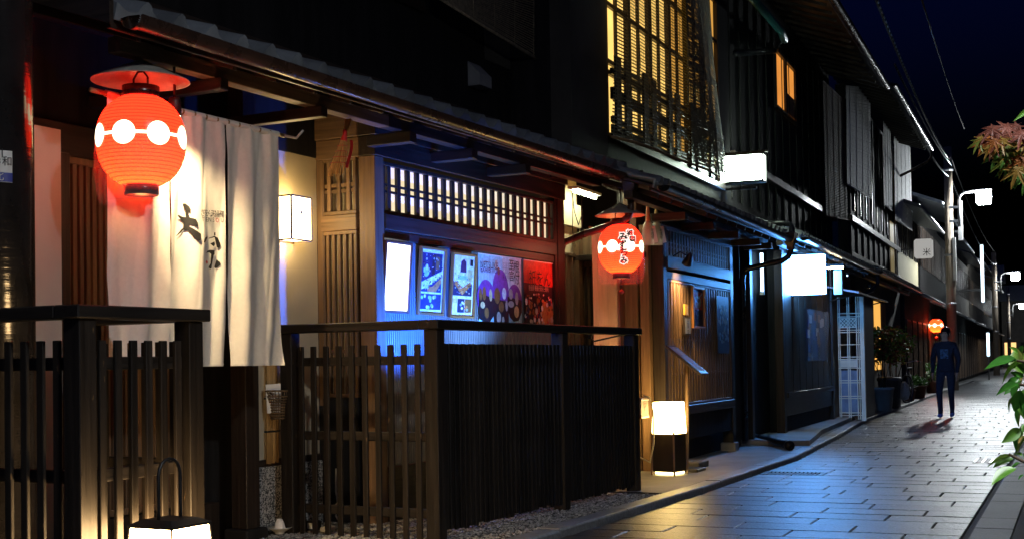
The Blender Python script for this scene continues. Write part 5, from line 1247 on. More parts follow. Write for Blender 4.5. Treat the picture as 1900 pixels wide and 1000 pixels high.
# blue-white sign box
bs = glow('blue white sign', (.10, .38, 1.0), 22.0)
YS = 2.3; xa, za = F4.hy(1460, 475, YS); xb, zb2 = F4.hy(1530, 545, YS)
S3 = F4.thing('bright_sign_box', 'large blank blue-white glowing sign box under the tiled eave', 'sign', (xa+xb)/2, YS, zb2)
w, h = (xb-xa)/2, za-zb2
boxp('lit_panel', bs, S3, -w, w, 0, .14, 0, h, 0)
for zz in (0, h): boxp('frame_bar', steel_m, S3, -w-.012, w+.012, .004, .136, zz-.006, zz+.006, 0)
boxp('bracket', black_metal, S3, -w-.2, -w-.013, .05, .09, h*.7, h*.74); boxp('bracket', black_metal, S3, -w-.2, -w-.013, .05, .09, h*.2, h*.24)
boxp('support_post', surf('pale sign post', (.45, .42, .38), .5, .1), S3, -.03+w+.12, w+.21, .3, .40, -.0, h*.62); 
# slim white lit tubes on the wall
for px, y0p, y1p, lab in ((1413, 470, 540, 'slim blue-white wall tube beside the rain pipe'), (1571, 510, 565, 'slim blue-white tube behind the lattice gate')):
    xx = -.05 if px == 1413 else .10
    y_, z1_ = F4.hx(px, y0p, xx); _, z0_ = F4.hx(px, y1p, xx)
    TB = F4.thing('tube_lamp', lab, 'lamp', xx, y_, z0_)
    MB().tube([(0, 0, 0), (0, 0, z1_-z0_)], .022, 8).build('tube', glow('blue tube', (.35, .62, 1), 2.5), TB); boxp('holder', white_plastic, TB, -.03, .03, -.03, .03, -.05, -.005)
# plastic covered notices
y0_, z1_ = F4.hx(1494, 572, WX+.01); y1_, z0_ = F4.hx(1536, 668, WX+.01)
PN_ = F4.thing('plastic_notice', 'crinkled clear plastic sheet over dark notices on the board wall', 'notice', WX+.004, (y0_+y1_)/2, z0_)
w, h = (y1_-y0_)/2, z1_-z0_
sh = [(PB, rc(0, 0, 1, 1))] + [(rr.choice([PB, PN, PBR, PG, PG, PN]), rc(a, b, a+.12, b+.16)) for a, b in [(rr.uniform(0, .85), rr.uniform(0, .8)) for _ in range(26)]]
picture(PN_, .0, sh, w, 0, h)
m = MB(); m.grid(lambda u, v: (.03+.02*math.sin(17*u+3*v)+.012*noise.noise(Vector((u*6, v*9, 2))), lerp(-w, w, u), h*v), 26, 20); m.build('plastic_cover', clear('shiny film', (.8, .85, 1), .08, .22), PN_)
# lattice gate with pale bars
gx0, gx1 = F4.hy(1556, 700, 6.6)[0], F4.hy(1598, 700, 6.6)[0]; gx2 = F4.hy(1606, 700, 6.6)[0]
gzt = F4.hy(1580, 556, 6.6)[1]
GT = F4.thing('lattice_gate', 'pale painted lattice gate leaf with carved panels beside the kerb', 'gate', (gx0+gx2)/2, 6.6, .06)
ivory = surf('ivory paint', (.78, .72, .56), .5, .12, (4, 4, 4)); ox = (gx0+gx2)/2
def gb_(nm, x0, x1, z0, z1, d=.02, mt=ivory): return boxp(nm, mt, GT, x0-ox, x1-ox, -d, d, z0, z1, .003)
gb_('post', gx1, gx2, 0, gzt+.0, .05)
boxp('side_panel', surf('drab side panel', (.12, .10, .075), .6, .2), GT, gx2-ox-.04, gx2-ox-.002, .052, 1.25, .05, gzt, .004)
for u in (.03, .10, .44, .52, .84, .93): x = lerp(gx0, gx1, u); gb_('upright', x-.009, x+.009, .02, gzt, .012)
for z in (.10, .145, .40, .44, .68, .72, .94, 1.10, 1.14, 1.36, 1.58, 1.62, 1.86, 1.92):
    if z < gzt: gb_('crossbar', gx0, gx1-.001, z-.009, z+.009, .010)
cp = gb_('carved_panel', gx0+.03, gx1-.06, .955, 1.085, .004); cp2 = gb_('carved_panel', gx0+.03, gx1-.06, 1.66, 1.84, .003)
for i in range(5):
    for sg_ in (-1, 1):
        o = MB().box(-.004, .004, -.005, .005, -.10, .10).build('fret_bar', ink_m, cp2, ((-.5+.25*i)*(gx1-gx0-.1)*.8, -.004, 0)); o.rotation_euler = (0, R_(42*sg_), 0)
pane = surf('cool grey pane', (.18, .24, .34), .3, .3)
boxp('lower_pane', pane, GT, gx0-ox+.03, gx1-ox-.06, .013, .018, .16, .9, 0)
AWN = F4.thing('small_awning', 'narrow dark sheet-metal awning over the lattice gate', 'awning', .35, 6.4, 2.28)
m = MB(); m.add([(-.4, -.9, .16), (.35, -.9, 0), (.35, 3.4, 0), (-.4, 3.4, .16), (-.4, -.9, .19), (.35, -.9, .03), (.35, 3.4, .03), (-.4, 3.4, .19)], [(3, 2, 1, 0), (4, 5, 6, 7), (0, 1, 5, 4), (1, 2, 6, 5), (2, 3, 7, 6)]); m.build('sheet', surf('awning metal', (.09, .09, .11), .35, .2, metal=.5), AWN)
for yy in (-.6, 1.2, 3.0): MB().tube([(-.4, yy, -.15), (.3, yy, .0)], .012, 6).build('strut', black_metal, AWN)

# ================================================================== FURTHER HOUSES along the street
H4 = F4.thing('blind_townhouse', 'two-storey townhouse with long gutter and pale reed blinds upstairs', 'townhouse', 0, 9.8)
def L4(y): return y-9.8
boxp('lower_wall', plaster_dark, H4, -.1, .05, L4(9.6), L4(18.4), .05, 3.0, 0)
boxp('upper_wall', black_wall, H4, -.2, -.0, L4(9.5), L4(18.5), 2.95, 6.7, 0)
boxp('band_beam', wood_dark_h, H4, .001, .09, L4(9.5), L4(18.5), 3.93, 4.05); boxp('band_beam', wood_dark_h, H4, .001, .06, L4(9.5), L4(18.5), 3.2, 3.32)
for i in range(10): boxp('post', black_wall, H4, .001, .03, L4(9.7+i*.95), L4(9.82+i*.95), .06, 6.6)
for i in range(3):
    W_ = boxp('upper_window', black_wall, H4, .001, .012, L4(10.3+i*2.9), L4(12.2+i*2.9), 4.2, 6.2, 0); Lc = Vector(W_.location)
    for k in range(3): o = boxp('mullion', wood_dark_v, W_, .013, .03, L4(10.3+i*2.9+k*.92), L4(10.36+i*2.9+k*.92), 4.2, 6.2, 0); o.location = Vector(o.location)-Lc
boxp('lit_panel', glow('cream lit wall panel', (1, .78, .36), .04, (.6, .5, .3)), H4, .032, .04, L4(16.6), L4(17.4), 3.34, 4.6, 0)
boxp('amber_post', surf('amber wood', (.35, .16, .04), .5, .2), H4, .032, .06, L4(17.6), L4(17.8), 3.1, 6.0)
tiled_roof(H4, .55, 2.95, L4(9.4), L4(18.3), R_(17), .9, .3); gutter(H4, .61, 2.89, L4(9.45), L4(18.25), .05, .02, black_pipe)
boxp('eave_beam', wood_dark_h, H4, .22, .31, L4(9.5), L4(18.2), 2.78, 2.86)
tiled_roof(H4, .88, 6.68, L4(9.55), L4(18.4), R_(20), 1.3, .3); rafters(H4, .88, 6.68, L4(9.6), L4(18.3), R_(20), 1.2, .4)
gutter(H4, .94, 6.62, L4(9.55), L4(18.35), .06, .02, copper_m)
MB().tube([(.94, L4(18.3), 6.6), (.94, L4(18.35), 6.4), (.85, L4(18.35), 6.28), (.4, L4(18.3), 6.05), (.05, L4(18.3), 5.9)], .035, 8).build('downspout', copper_m, H4)
# lit doorway, ochre, seen beyond the gate
boxp('doorway_glow', glow('ochre lit doorway', (1, .50, .10), .25, (.6, .4, .15)), H4, .055, .06, L4(F4.hx(1621, 560, .06)[0]), L4(F4.hx(1633, 560, .06)[0]), .9, 2.45, 0)
boxp('door_board', surf('ochre door', (.40, .20, .06), .6, .2), H4, .055, .07, L4(F4.hx(1634, 560, .06)[0]), L4(F4.hx(1642, 560, .06)[0]), .3, 2.45, 0)
boxp('notice_sheet', paper_white, H4, .055, .058, L4(14.2), L4(14.7), 1.75, 2.15, 0)
E_L = F4.thing('eave_lamp', 'small warm lamp glowing under the eave above the planters', 'lamp', .25, 10.6, 2.62)
MB().lathe([(0, .12), (.05, .10), (.07, .0), (.06, 0), (0, .03)], 14).build('shade', black_metal, E_L); MB().lathe([(0, .0), (.04, .02), (0, .06)], 12).build('bulb', glow('warm bulb', (1, .5, .12), 40), E_L)
# blinds upstairs
pale_reed = surf('pale grey reed', (.78, .78, .75), .75, .35, (5, 40, 40))
rust_reed = surf('rust brown reed', (.22, .13, .08), .75, .5, (5, 40, 40))
blind('reed_blind', 'rust brown reed blind between the orange window and the pale grey blind', ((1527, 150), (1570, 190), (1573, 408), (1533, 402)), rust_reed, .10, .03, .020, None, F4, 4)
blind('reed_blind', 'broad pale grey reed blind with a slanting foot, largest upstairs', ((1570, 160), (1615, 165), (1616, 368), (1572, 342)), pale_reed, .14, .03, .027, None, F4, 4)
blind('reed_blind', 'narrow pale grey reed blind between two broader ones', ((1639, 218), (1652, 230), (1656, 392), (1642, 381)), pale_reed, .14, .03, .027, None, F4, 3)
blind('reed_blind', 'long pale reed blind nearest the white sign with the black character', ((1659, 242), (1689, 275), (1693, 428), (1661, 408)), pale_reed, .14, .03, .027, None, F4, 4)
# house five and the rest of the row
def row_house(name, label, y0, y1, p, wallm, h=6.4, eave=2.85, lit=None, seed=1, upper=True):
    R = random.Random(seed); Fh = F4
    T = Fh.thing(name, label, 'townhouse', p, (y0+y1)/2); o = (y0+y1)/2; hw = (y1-y0)/2
    boxp('lower_wall', wood_old_v, T, -.3, 0, -hw, hw, .05, 3.0, 0); boxp('upper_wall', wallm, T, -.6, -.35, -hw, hw, 2.9, h, 0)
    boxp('side_wall', wallm, T, -4, -.35, -hw-.002, -hw+.1, 2.9, h, 0)
    m = MB(); m.add([(.42, -hw, eave), (-.5, -hw, eave+.35), (-.5, hw, eave+.35), (.42, hw, eave), (.42, -hw, eave+.07), (-.5, -hw, eave+.43), (-.5, hw, eave+.43), (.42, hw, eave+.07)], [(3, 2, 1, 0), (4, 5, 6, 7), (0, 1, 5, 4), (3, 7, 6, 2), (0, 4, 7, 3)])
    m.build('lower_roof', tile_m, T)
    m = MB(); m.add([(.45, -hw, h-.05), (-3, -hw, h+1.3), (-3, hw, h+1.3), (.45, hw, h-.05), (.45, -hw, h+.05), (-3, -hw, h+1.4), (-3, hw, h+1.4), (.45, hw, h+.05)], [(3, 2, 1, 0), (4, 5, 6, 7), (0, 1, 5, 4), (3, 7, 6, 2), (0, 4, 7, 3)])
    m.build('upper_roof', tile_m, T)
    MB().tube([(.47, -hw, h-.02), (.47, hw, h-.05)], .05, 8).build('gutter', steel_m, T); MB().tube([(.45, -hw, eave), (.45, hw, eave)], .045, 8).build('gutter', steel_m, T)
    n = max(2, int((y1-y0)/1.6))
    for i in range(n):
        yy = -hw+(i+.5)*(y1-y0)/n
        W_ = boxp('window', black_wall if not (lit and i in lit) else glow('far lit window', (1, .62, .22), .2), T, -.349, -.34, yy-.5, yy+.5, 4.2, 5.6, 0); Lc = Vector(W_.location)
        for k in (-.5, 0, .5): q = boxp('mullion', wood_dark_v, W_, -.339, -.31, yy+k-.03, yy+k+.03, 4.2, 5.6, 0); q.location = Vector(q.location)-Lc
        D_ = boxp('lattice_door', wood_dark_v, T, .001, .03, yy-.55, yy+.55, .15, 2.2, 0); Lc = Vector(D_.location)
        for k in range(6): q = boxp('slat', wood_mid_v, D_, .031, .045, yy-.5+k*.2-.03, yy-.5+k*.2+.03, .2, 2.15, 0); q.location = Vector(q.location)-Lc
    return T
row_house('pale_wall_house', 'townhouse with a pale cream upper wall behind the white character sign', 19.0, 27, .1, surf('pale cream wall', (.36, .32, .20), .9, .1), 5.2, 2.85, None, 5)
row_house('lantern_house', 'dark townhouse where the small glowing lantern hangs', 27.3, 36, .05, black_wall, 6.2, 2.8, None, 6)
row_house('eave_lit_house', 'dark townhouse with blue-white lit eave beyond the utility pole', 36.3, 47, .0, black_wall, 6.0, 2.8, None, 7)
row_house('far_townhouse', 'far dark townhouse by the second utility pole', 47.3, 60, -.1, plaster_dark, 6.0, 2.8, None, 8)
row_house('farther_townhouse', 'farther dark townhouse past the second utility pole', 60.3, 78, -.2, plaster_dark, 6.5, 2.8, (2,), 9)
row_house('farthest_townhouse', 'farthest townhouse of the row with one lit window', 78.3, 100, -.4, plaster_dark, 6.5, 2.8, (3, 6), 10)
# houses closing the street
for i, (x0, x1, y0, h, lab) in enumerate(((-6.4, -2.2, 128, 6.2, 'distant house closing the street with a lit ground-floor window'), (-2.0, 3.5, 131, 7.4, 'distant gabled house closing the street behind the far lamps'), (-13, -6.6, 126, 8.0, 'tall distant house behind the far row end'))):
    T = thing('distant_house', lab, 'house', ((x0+x1)/2, y0, 0)); w = (x1-x0)/2
    boxp('wall', plaster_dark, T, -w, w, 0, 5, 0, h, 0)
    m = MB(); m.add([(-w-.5, -.6, h-.1), (w+.5, -.6, h-.1), (w+.5, 2.5, h+1.5), (-w-.5, 2.5, h+1.5), (w+.5, 5.6, h-.1), (-w-.5, 5.6, h-.1)], [(0, 1, 2, 3), (3, 2, 4, 5), (0, 3, 5), (1, 4, 2)]); m.build('roof', tile_m, T)
    for k in range(3):
        xx = -w+w*(2*k+1)/3
        boxp('window', glow('far amber window', (1, .55, .15), .35) if (k == 0 and i == 0) or (i == 1 and k == 1) else black_wall, T, xx-.5, xx+.5, -.03, -.002, 1.0 if i == 0 else 3.6, 2.3 if i == 0 else 4.9, 0)
# character sign
xa, za = F4.hy(1695, 444, 19.4); xb, zb_ = F4.hy(1731, 478, 19.4)
S5 = F4.thing('character_sign', 'white rounded sign box with one black brush character', 'sign', (xa+xb)/2, 19.4, zb_)
w, h = (xb-xa)/2, za-zb_
MB().bbox(-w, w, 0, .22, 0, h, .05).build('box', glow('faint white sign', (1, .97, .9), .09), S5)
text('character', '米', .22, ink_m, S5, (w*.36, -.004, h*.27), (R_(90), 0, 0)); boxp('arm', black_metal, S5, -w-.5, -w+.01, .09, .13, h*.45, h*.52)
# small lantern
yy, zz = F4.hx(1737, 604, .35)
T = lantern('small orange glowing lantern under the eave near the walking person', F4.w(.35, yy, zz), F4.a, .22, .42, 6, .4, None, False, .35, False, 3)
MB().lathe([(0, .03), (.06, 0), (.05, -.10), (0, -.12)], 10, (0, 0, -.36)).build('red_tassel', red_cloth, T)

# ------------------------------------------------------------------ poles, street lamps, wires
conc_pole = surf('concrete pole', (.20, .16, .12), .7, .2, (3, 3, 1), bump=.2)
def pole(label, s, p, h, r=.14):
    T = thing('utility_pole', label, 'pole', (-p, s, .05)); MB().lathe([(0, 0), (r*1.15, 0), (r*.85, h), (0, h)], 20).build('shaft', conc_pole, T)
    for z in (h*.35, h*.55, h*.9): MB().lathe([(r*1.02, z), (r*1.14, z+.01), (r*1.14, z+.07), (r*1.0, z+.08)], 20).build('band', steel_m, T)
    return T
lamp_grey = surf('lamp arm grey', (.10, .10, .10), .6, .2, spec=.2)
def street_lamp(label, s, p, z, strength=45, on_pole=None, arm=.55, size=1.0, power=330):
    T = thing('street_lamp', label, 'street lamp', (-p, s, 0), 0, 'street lamps on the poles')
    x1 = arm
    MB().tube([(.0, 0, z-.95), (.0, 0, z-.10), (.05, 0, z+.08), (.18, 0, z+.17), (x1, 0, z+.17)], .045*size, 8).build('arm', lamp_grey, T)
    boxp('clamp', steel_m, T, -.32, -.03, -.04, .04, z-.80, z-.72); boxp('clamp', steel_m, T, -.32, -.03, -.04, .04, z-.35, z-.27)
    MB().bbox(x1-.03, x1+.47, -.20, .20, z+.17, z+.22, .02).build('hood', lamp_grey, T)
    MB().bbox(x1+.0, x1+.44, -.18, .18, z-.26, z+.169, .05).build('lantern_glass', glow('street lamp light %d' % strength, (.90, .97, 1.0), strength), T)
    return T
sp1 = F0.hx(1766, 600, -3.78)[0]; zt_ = F0.hx(1757, 275, -3.78)[1]
P1 = pole('tall concrete utility pole carrying the wires, behind the walking person', sp1, 3.78, zt_, .15)
boxp('cable_box', grey_plastic, P1, .10, .20, -.2, -.05, 3.6, 5.0); boxp('cable_box', grey_plastic, P1, .28, .42, -.1, .02, 4.9, 6.2)
q1 = F0.hx(1777, 365, -3.35); st_z = F0.hx(1818, 366, -3.0)
street_lamp('white street lamp on the pole behind the walking person', sp1-.2, 3.45, F0.hy(1818, 366, sp1)[1], 190)
sp2 = F0.hx(1847, 600, -4.15)[0]
P2 = pole('concrete utility pole beyond the dark houses with a lamp', sp2, 4.15, F0.hy(1843, 470, sp2)[1], .15)
street_lamp('white street lamp on the pole beyond the dark houses', sp2-.2, 3.82, F0.hy(1865, 512, sp2)[1])
sp3 = 118
street_lamp('farthest white street lamp near the street end', sp3, -F0.hy(1888, 568, sp3)[0]+.4, F0.hy(1889, 567, sp3)[1])
pole('farthest thin pole near the street end', sp3+.2, -F0.hy(1888, 568, sp3)[0]+.75, 7, .14)
street_lamp('far white street lamp past the second pole', 140, -F0.hy(1896, 580, 140)[0]+.4, F0.hy(1896, 579, 140)[1])
pole('thin pole of the far lamp past the second pole', 140.2, -F0.hy(1896, 580, 140)[0]+.75, 7, .14)
# a lamp of the same kind on the camera's side of the street, before the first house
NL = thing('street_lamp', 'white street lamp on its own steel post by the near pavement', 'street lamp', (1.25, 2.6, .01), 0, None)
MB().lathe([(0, 0), (.08, 0), (.055, 4.6), (0, 4.6)], 16).build('post', steel_m, NL)
MB().tube([(0, 0, 4.55), (-.05, .02, 4.75), (-.3, .1, 4.8)], .03, 8).build('arm', steel_m, NL)
MB().bbox(-.62, -.22, -.06, .26, 4.66, 4.76, .02).build('hood', white_plastic, NL); MB().bbox(-.60, -.24, -.04, .24, 4.52, 4.659, .02).build('lantern_glass', glow('near lamp light', (.95, .98, 1.0), 26), NL)
ld = bpy.data.lights.new('lamp_light', 'AREA'); ld.shape = 'RECTANGLE'; ld.size = .34; ld.size_y = .26; ld.energy = 46; ld.color = (.92, .97, 1)
lo = bpy.data.objects.new('lamp_light', ld); COL.objects.link(lo); lo.parent = NL; lo.location = (-.42, .10, 4.51)
# overhead wires
wire_m = surf('black cable', (.02, .02, .02), .8, .2, spec=.15)
def wire(label, a, b, sag, r=.015, n=14, twist=False):
    a, b = Vector(a), Vector(b); pts = []
    for i in range(n+1): t = i/n; pts.append(lerp(a, b, t)-Vector((0, 0, sag*4*t*(1-t)))-lerp(a, b, .5))
    T = thing('overhead_wire', label, 'wire', lerp(a, b, .5), 0, 'overhead wires')
    MB().tube(pts, r, 6).build('wire', wire_m, T)
    if twist: 
        m = MB()
        for i in range(90): t = i/90; p = lerp(a, b, t)-Vector((0, 0, sag*4*t*(1-t)))-lerp(a, b, .5); m.tube([p+Vector((0, 0, .03)), p+Vector((.02, .06, -.03))], .012, 4)
        stuff(m.build('spiral_hanger', steel_m, T))
pt = Vector((-3.78, sp1, zt_-.3))
def at(px, py, s): q = F0.hy(px, py, s); return Vector((q[0], s, q[1]))
wire('thick spiral-wrapped overhead cable above the long gutter', at(1622, -10, 16), pt, .2, .022, 16, True)
wire('second overhead cable running beside the spiral-wrapped one', at(1660, 120, 24), pt+Vector((.1, 0, -.25)), .15, .02, 14, True)
wire('thin overhead wire crossing the open sky', at(1708, -8, 12), at(1790, 240, 40), .1, .008)
wire('low sagging overhead cable near the gutter end', at(1690, 215, 30), pt+Vector((0, 0, -.6)), .2, .022, 12, True)
wire('overhead cable from the pole towards the far lamps', pt+Vector((0, 0, -.4)), Vector((-4.15, sp2, 6.2)), .5, .022, 12, True)
wire('upper overhead cable from the pole towards the far lamps', pt+Vector((.1, 0, 0)), Vector((-4.1, sp2, 6.9)), .4, .016, 12)
# lit strips far off
for px, y0p, y1p, s, lab in ((1824, 455, 560, 62, 'tall blue-white light strip on a far wall'), (1834, 617, 660, 66, 'short blue-white light strip low on a far wall')):
    q0, q1 = at(px, y0p, s), at(px, y1p, s); T = thing('light_strip', lab, 'lamp', tuple(q1))
    boxp('tube', glow('far cool strip', (.62, .85, 1), 1), T, -.06, .06, -.06, .06, 0, q0.z-q1.z, 0); boxp('backing', black_metal, T, -.08, .08, .062, .16, -.05, q0.z-q1.z+.05, 0)
    if px == 1834: boxp('stem', black_metal, T, -.03, .03, .0, .06, -q1.z, -.051, 0)
    else: boxp('arm', black_metal, T, -1.2, -.081, .08, .14, .5, .6, 0)
q = at(1770, 645, 46) 

# ------------------------------------------------------------------ planters, bicycle, bins
leaf_g = surf('planter leaf green', (.06, .14, .03), .5, .5, (9, 9, 9), rnd=.45, transl=.25)
leaf_r = surf('planter leaf red', (.12, .045, .03), .55, .5, (9, 9, 9), rnd=.4, transl=.2)
def leafball(T, n, c, rad, mats, size=.06, seed=1):
    R = random.Random(seed); mb = [MB() for _ in mats]
    for i in range(n):
        d = Vector((R.gauss(0, 1), R.gauss(0, 1), R.gauss(0, 1))).normalized()*(R.random()**.45)
        p = Vector(c)+Vector((d.x*rad[0], d.y*rad[1], d.z*rad[2]))
        p += Vector((noise.noise(p*3), noise.noise(p*3+Vector((9, 0, 0))), noise.noise(p*3+Vector((0, 9, 0)))))*rad[2]*.35
        a = Vector((R.gauss(0, 1), R.gauss(0, 1), R.gauss(0, .6)-.3)).normalized(); b = a.cross(Vector((R.gauss(0, 1), R.gauss(0, 1), R.gauss(0, 1)))).normalized()
        s = size*R.uniform(.6, 1.4)
        mb[i % len(mats)].add([p, p+a*s*.5+b*s*.32, p+a*s, p+a*s*.5-b*s*.32], [(0, 1, 2, 3)])
    for k, (m_, mt) in enumerate(zip(mb, mats)): stuff(m_.build('foliage', mt, T))
def planter(label, x, y, w, h, n, mats, spread, top, potm, seed, z=.055):
    T = F4.thing('potted_plant', label, 'plant', x, y, z)
    MB().lathe([(0, 0), (w*.7, 0), (w*.95, h*.9), (w, h*.9), (w, h), (w*.88, h), (w*.85, h*.85), (0, h*.85)], 18).build('pot', potm, T)
    m = MB(); R = random.Random(seed)
    for i in range(7): m.tube([(R.uniform(-.3, .3)*w, R.uniform(-.3, .3)*w, h*.8), (R.uniform(-.5, .5)*spread[0], R.uniform(-.5, .5)*spread[1], lerp(h, top, .6)), (R.uniform(-.7, .7)*spread[0], R.uniform(-.7, .7)*spread[1], top)], .008, 5)
    m.build('stems', wood_old_v, T)
    leafball(T, n, (0, 0, top), spread, mats, .085, seed); return T
terra = surf('terracotta', (.22, .075, .04), .7, .25)
planter('tall bush with reddish and green leaves beside the lattice gate', .45, 10.9, .22, .5, 1100, [leaf_r, leaf_g], (.42, .85, .42), 1.40, grey_plastic, 3)
planter('spreading leafy bush with bright green lower shoots under the eave', .40, 13.2, .22, .5, 1300, [leaf_g, leaf_r, leaf_g], (.42, 1.1, .42), 1.38, grey_plastic, 4)
planter('low green plant in a terracotta pot at the kerb', .35, 19.5, .24, .34, 300, [leaf_g], (.30, .40, .14), .48, terra, 5)
planter('smaller green plant in a terracotta pot near the bicycle wheel', .3, 17.4, .2, .28, 120, [leaf_g], (.2, .25, .10), .38, terra, 6)
planter('dim bush at the foot of the dark lantern house', .3, 24.5, .2, .35, 260, [leaf_g], (.3, .5, .3), .7, terra, 7)
planter('dark round bush beyond the walking person', .2, 31.5, .25, .4, 400, [leaf_g], (.4, .9, .5), 1.1, grey_plastic, 8)
BN = F4.thing('rubbish_bin', 'tall grey plastic bin with white bag standing by the bicycle', 'bin', .38, 12.6, .055)
MB().lathe([(0, 0), (.20, 0), (.25, .60), (.27, .61), (.27, .66), (.25, .68), (0, .70)], 20).build('body', surf('bin grey', (.09, .09, .095), .5, .2), BN)
BG = F4.thing('plastic_bag', 'crumpled white plastic bag hanging on the bin', 'bag', .68, 12.7, .22)
MB().lathe([(0, 0), (.09, .03), (.13, .16), (.10, .32), (.03, .42)], 12).build('bag', surf('white film', (.5, .5, .5), .4, .2, (9, 9, 9), bump=.8, bscale=(14, 14, 14), transl=.3), BG)
# bicycle seen nearly end-on
BY = F4.thing('bicycle', 'parked city bicycle with chrome rims beside the potted plants', 'bicycle', .42, 16.4, .06)
chrome = surf('chrome', (.6, .6, .6), .2, .1, metal=1.0); tyre = surf('tyre', (.015, .015, .015), .7, .2)
def wheel(y, nm, ang=0):
    r = .33; T = put(nm, MB().tube([(0, r*math.cos(2*math.pi*i/32), r*math.sin(2*math.pi*i/32)) for i in range(32)], .019, 8, closed=True).mesh('tyre', tyre), BY, (0, y, r)); T.rotation_euler = (0, 0, ang)
    MB().tube([(0, .308*math.cos(2*math.pi*i/32), .308*math.sin(2*math.pi*i/32)) for i in range(32)], .010, 6, closed=True).build('rim', chrome, T)
    m = MB()
    for i in range(16): a = 2*math.pi*i/16; m.tube([(.02*(-1)**i, .02*math.cos(a), .02*math.sin(a)), (0, .30*math.cos(a+.2), .30*math.sin(a+.2))], .0022, 3)
    m.build('spokes', chrome, T); MB().tube([(-.05, 0, 0), (.05, 0, 0)], .02, 8).build('hub', chrome, T)
wheel(-.52, 'wheel', R_(-22)); wheel(.54, 'wheel')
fm = surf('bicycle frame paint', (.10, .10, .11), .3, .1, metal=.4)
MB().tube([(-.0, -.40, .86), (0, -.36, .62), (0, .04, .29), (0, .14, .74)], .017, 8).build('frame', fm, BY); MB().tube([(0, .04, .29), (0, .54, .33), (0, .14, .66)], .011, 6).build('rear_stay', fm, BY); MB().tube([(0, -.38, .80), (0, -.47, .5), (0, -.52, .33)], .015, 8).build('fork', chrome, BY)
MB().tube([(-.28, -.22, 1.0), (-.2, -.36, 1.02), (0, -.42, .98), (.2, -.36, 1.02), (.28, -.22, 1.0)], .012, 8).build('handlebar', chrome, BY); MB().tube([(0, -.40, .84), (0, -.42, .98)], .014, 8).build('stem', chrome, BY)
for sx in (-1, 1): MB().tube([(.28*sx, -.22, 1.0), (.29*sx, -.12, .99)], .018, 8).build('grip', tyre, BY)
m = MB(); m.add([(-.02, -.04, .84), (.02, -.04, .84), (.085, .22, .86), (-.085, .22, .86), (-.012, -.03, .79), (.012, -.03, .79), (.06, .20, .79), (-.06, .20, .79)], [(0, 1, 2, 3), (7, 6, 5, 4), (0, 4, 5, 1), (1, 5, 6, 2), (2, 6, 7, 3), (3, 7, 4, 0)]); m.build('saddle', tyre, BY); MB().tube([(0, .12, .70), (0, .13, .80)], .012, 8).build('seat_post', chrome, BY)
MB().tube([(-.10, .04, .20), (.0, .04, .29), (.10, .04, .38)], .012, 6).build('crank', chrome, BY)
for sg_ in (-1, 1): boxp('pedal', tyre, BY, sg_*.1-.0, sg_*.19, -.0, .08, .29+sg_*.09-.01, .29+sg_*.09+.01)
MB().grid(lambda u, v: (-.03+.06*v, -.52+.365*math.cos(.2+2.4*u), .33+.365*math.sin(.2+2.4*u)), 16, 1).build('mudguard', chrome, BY)

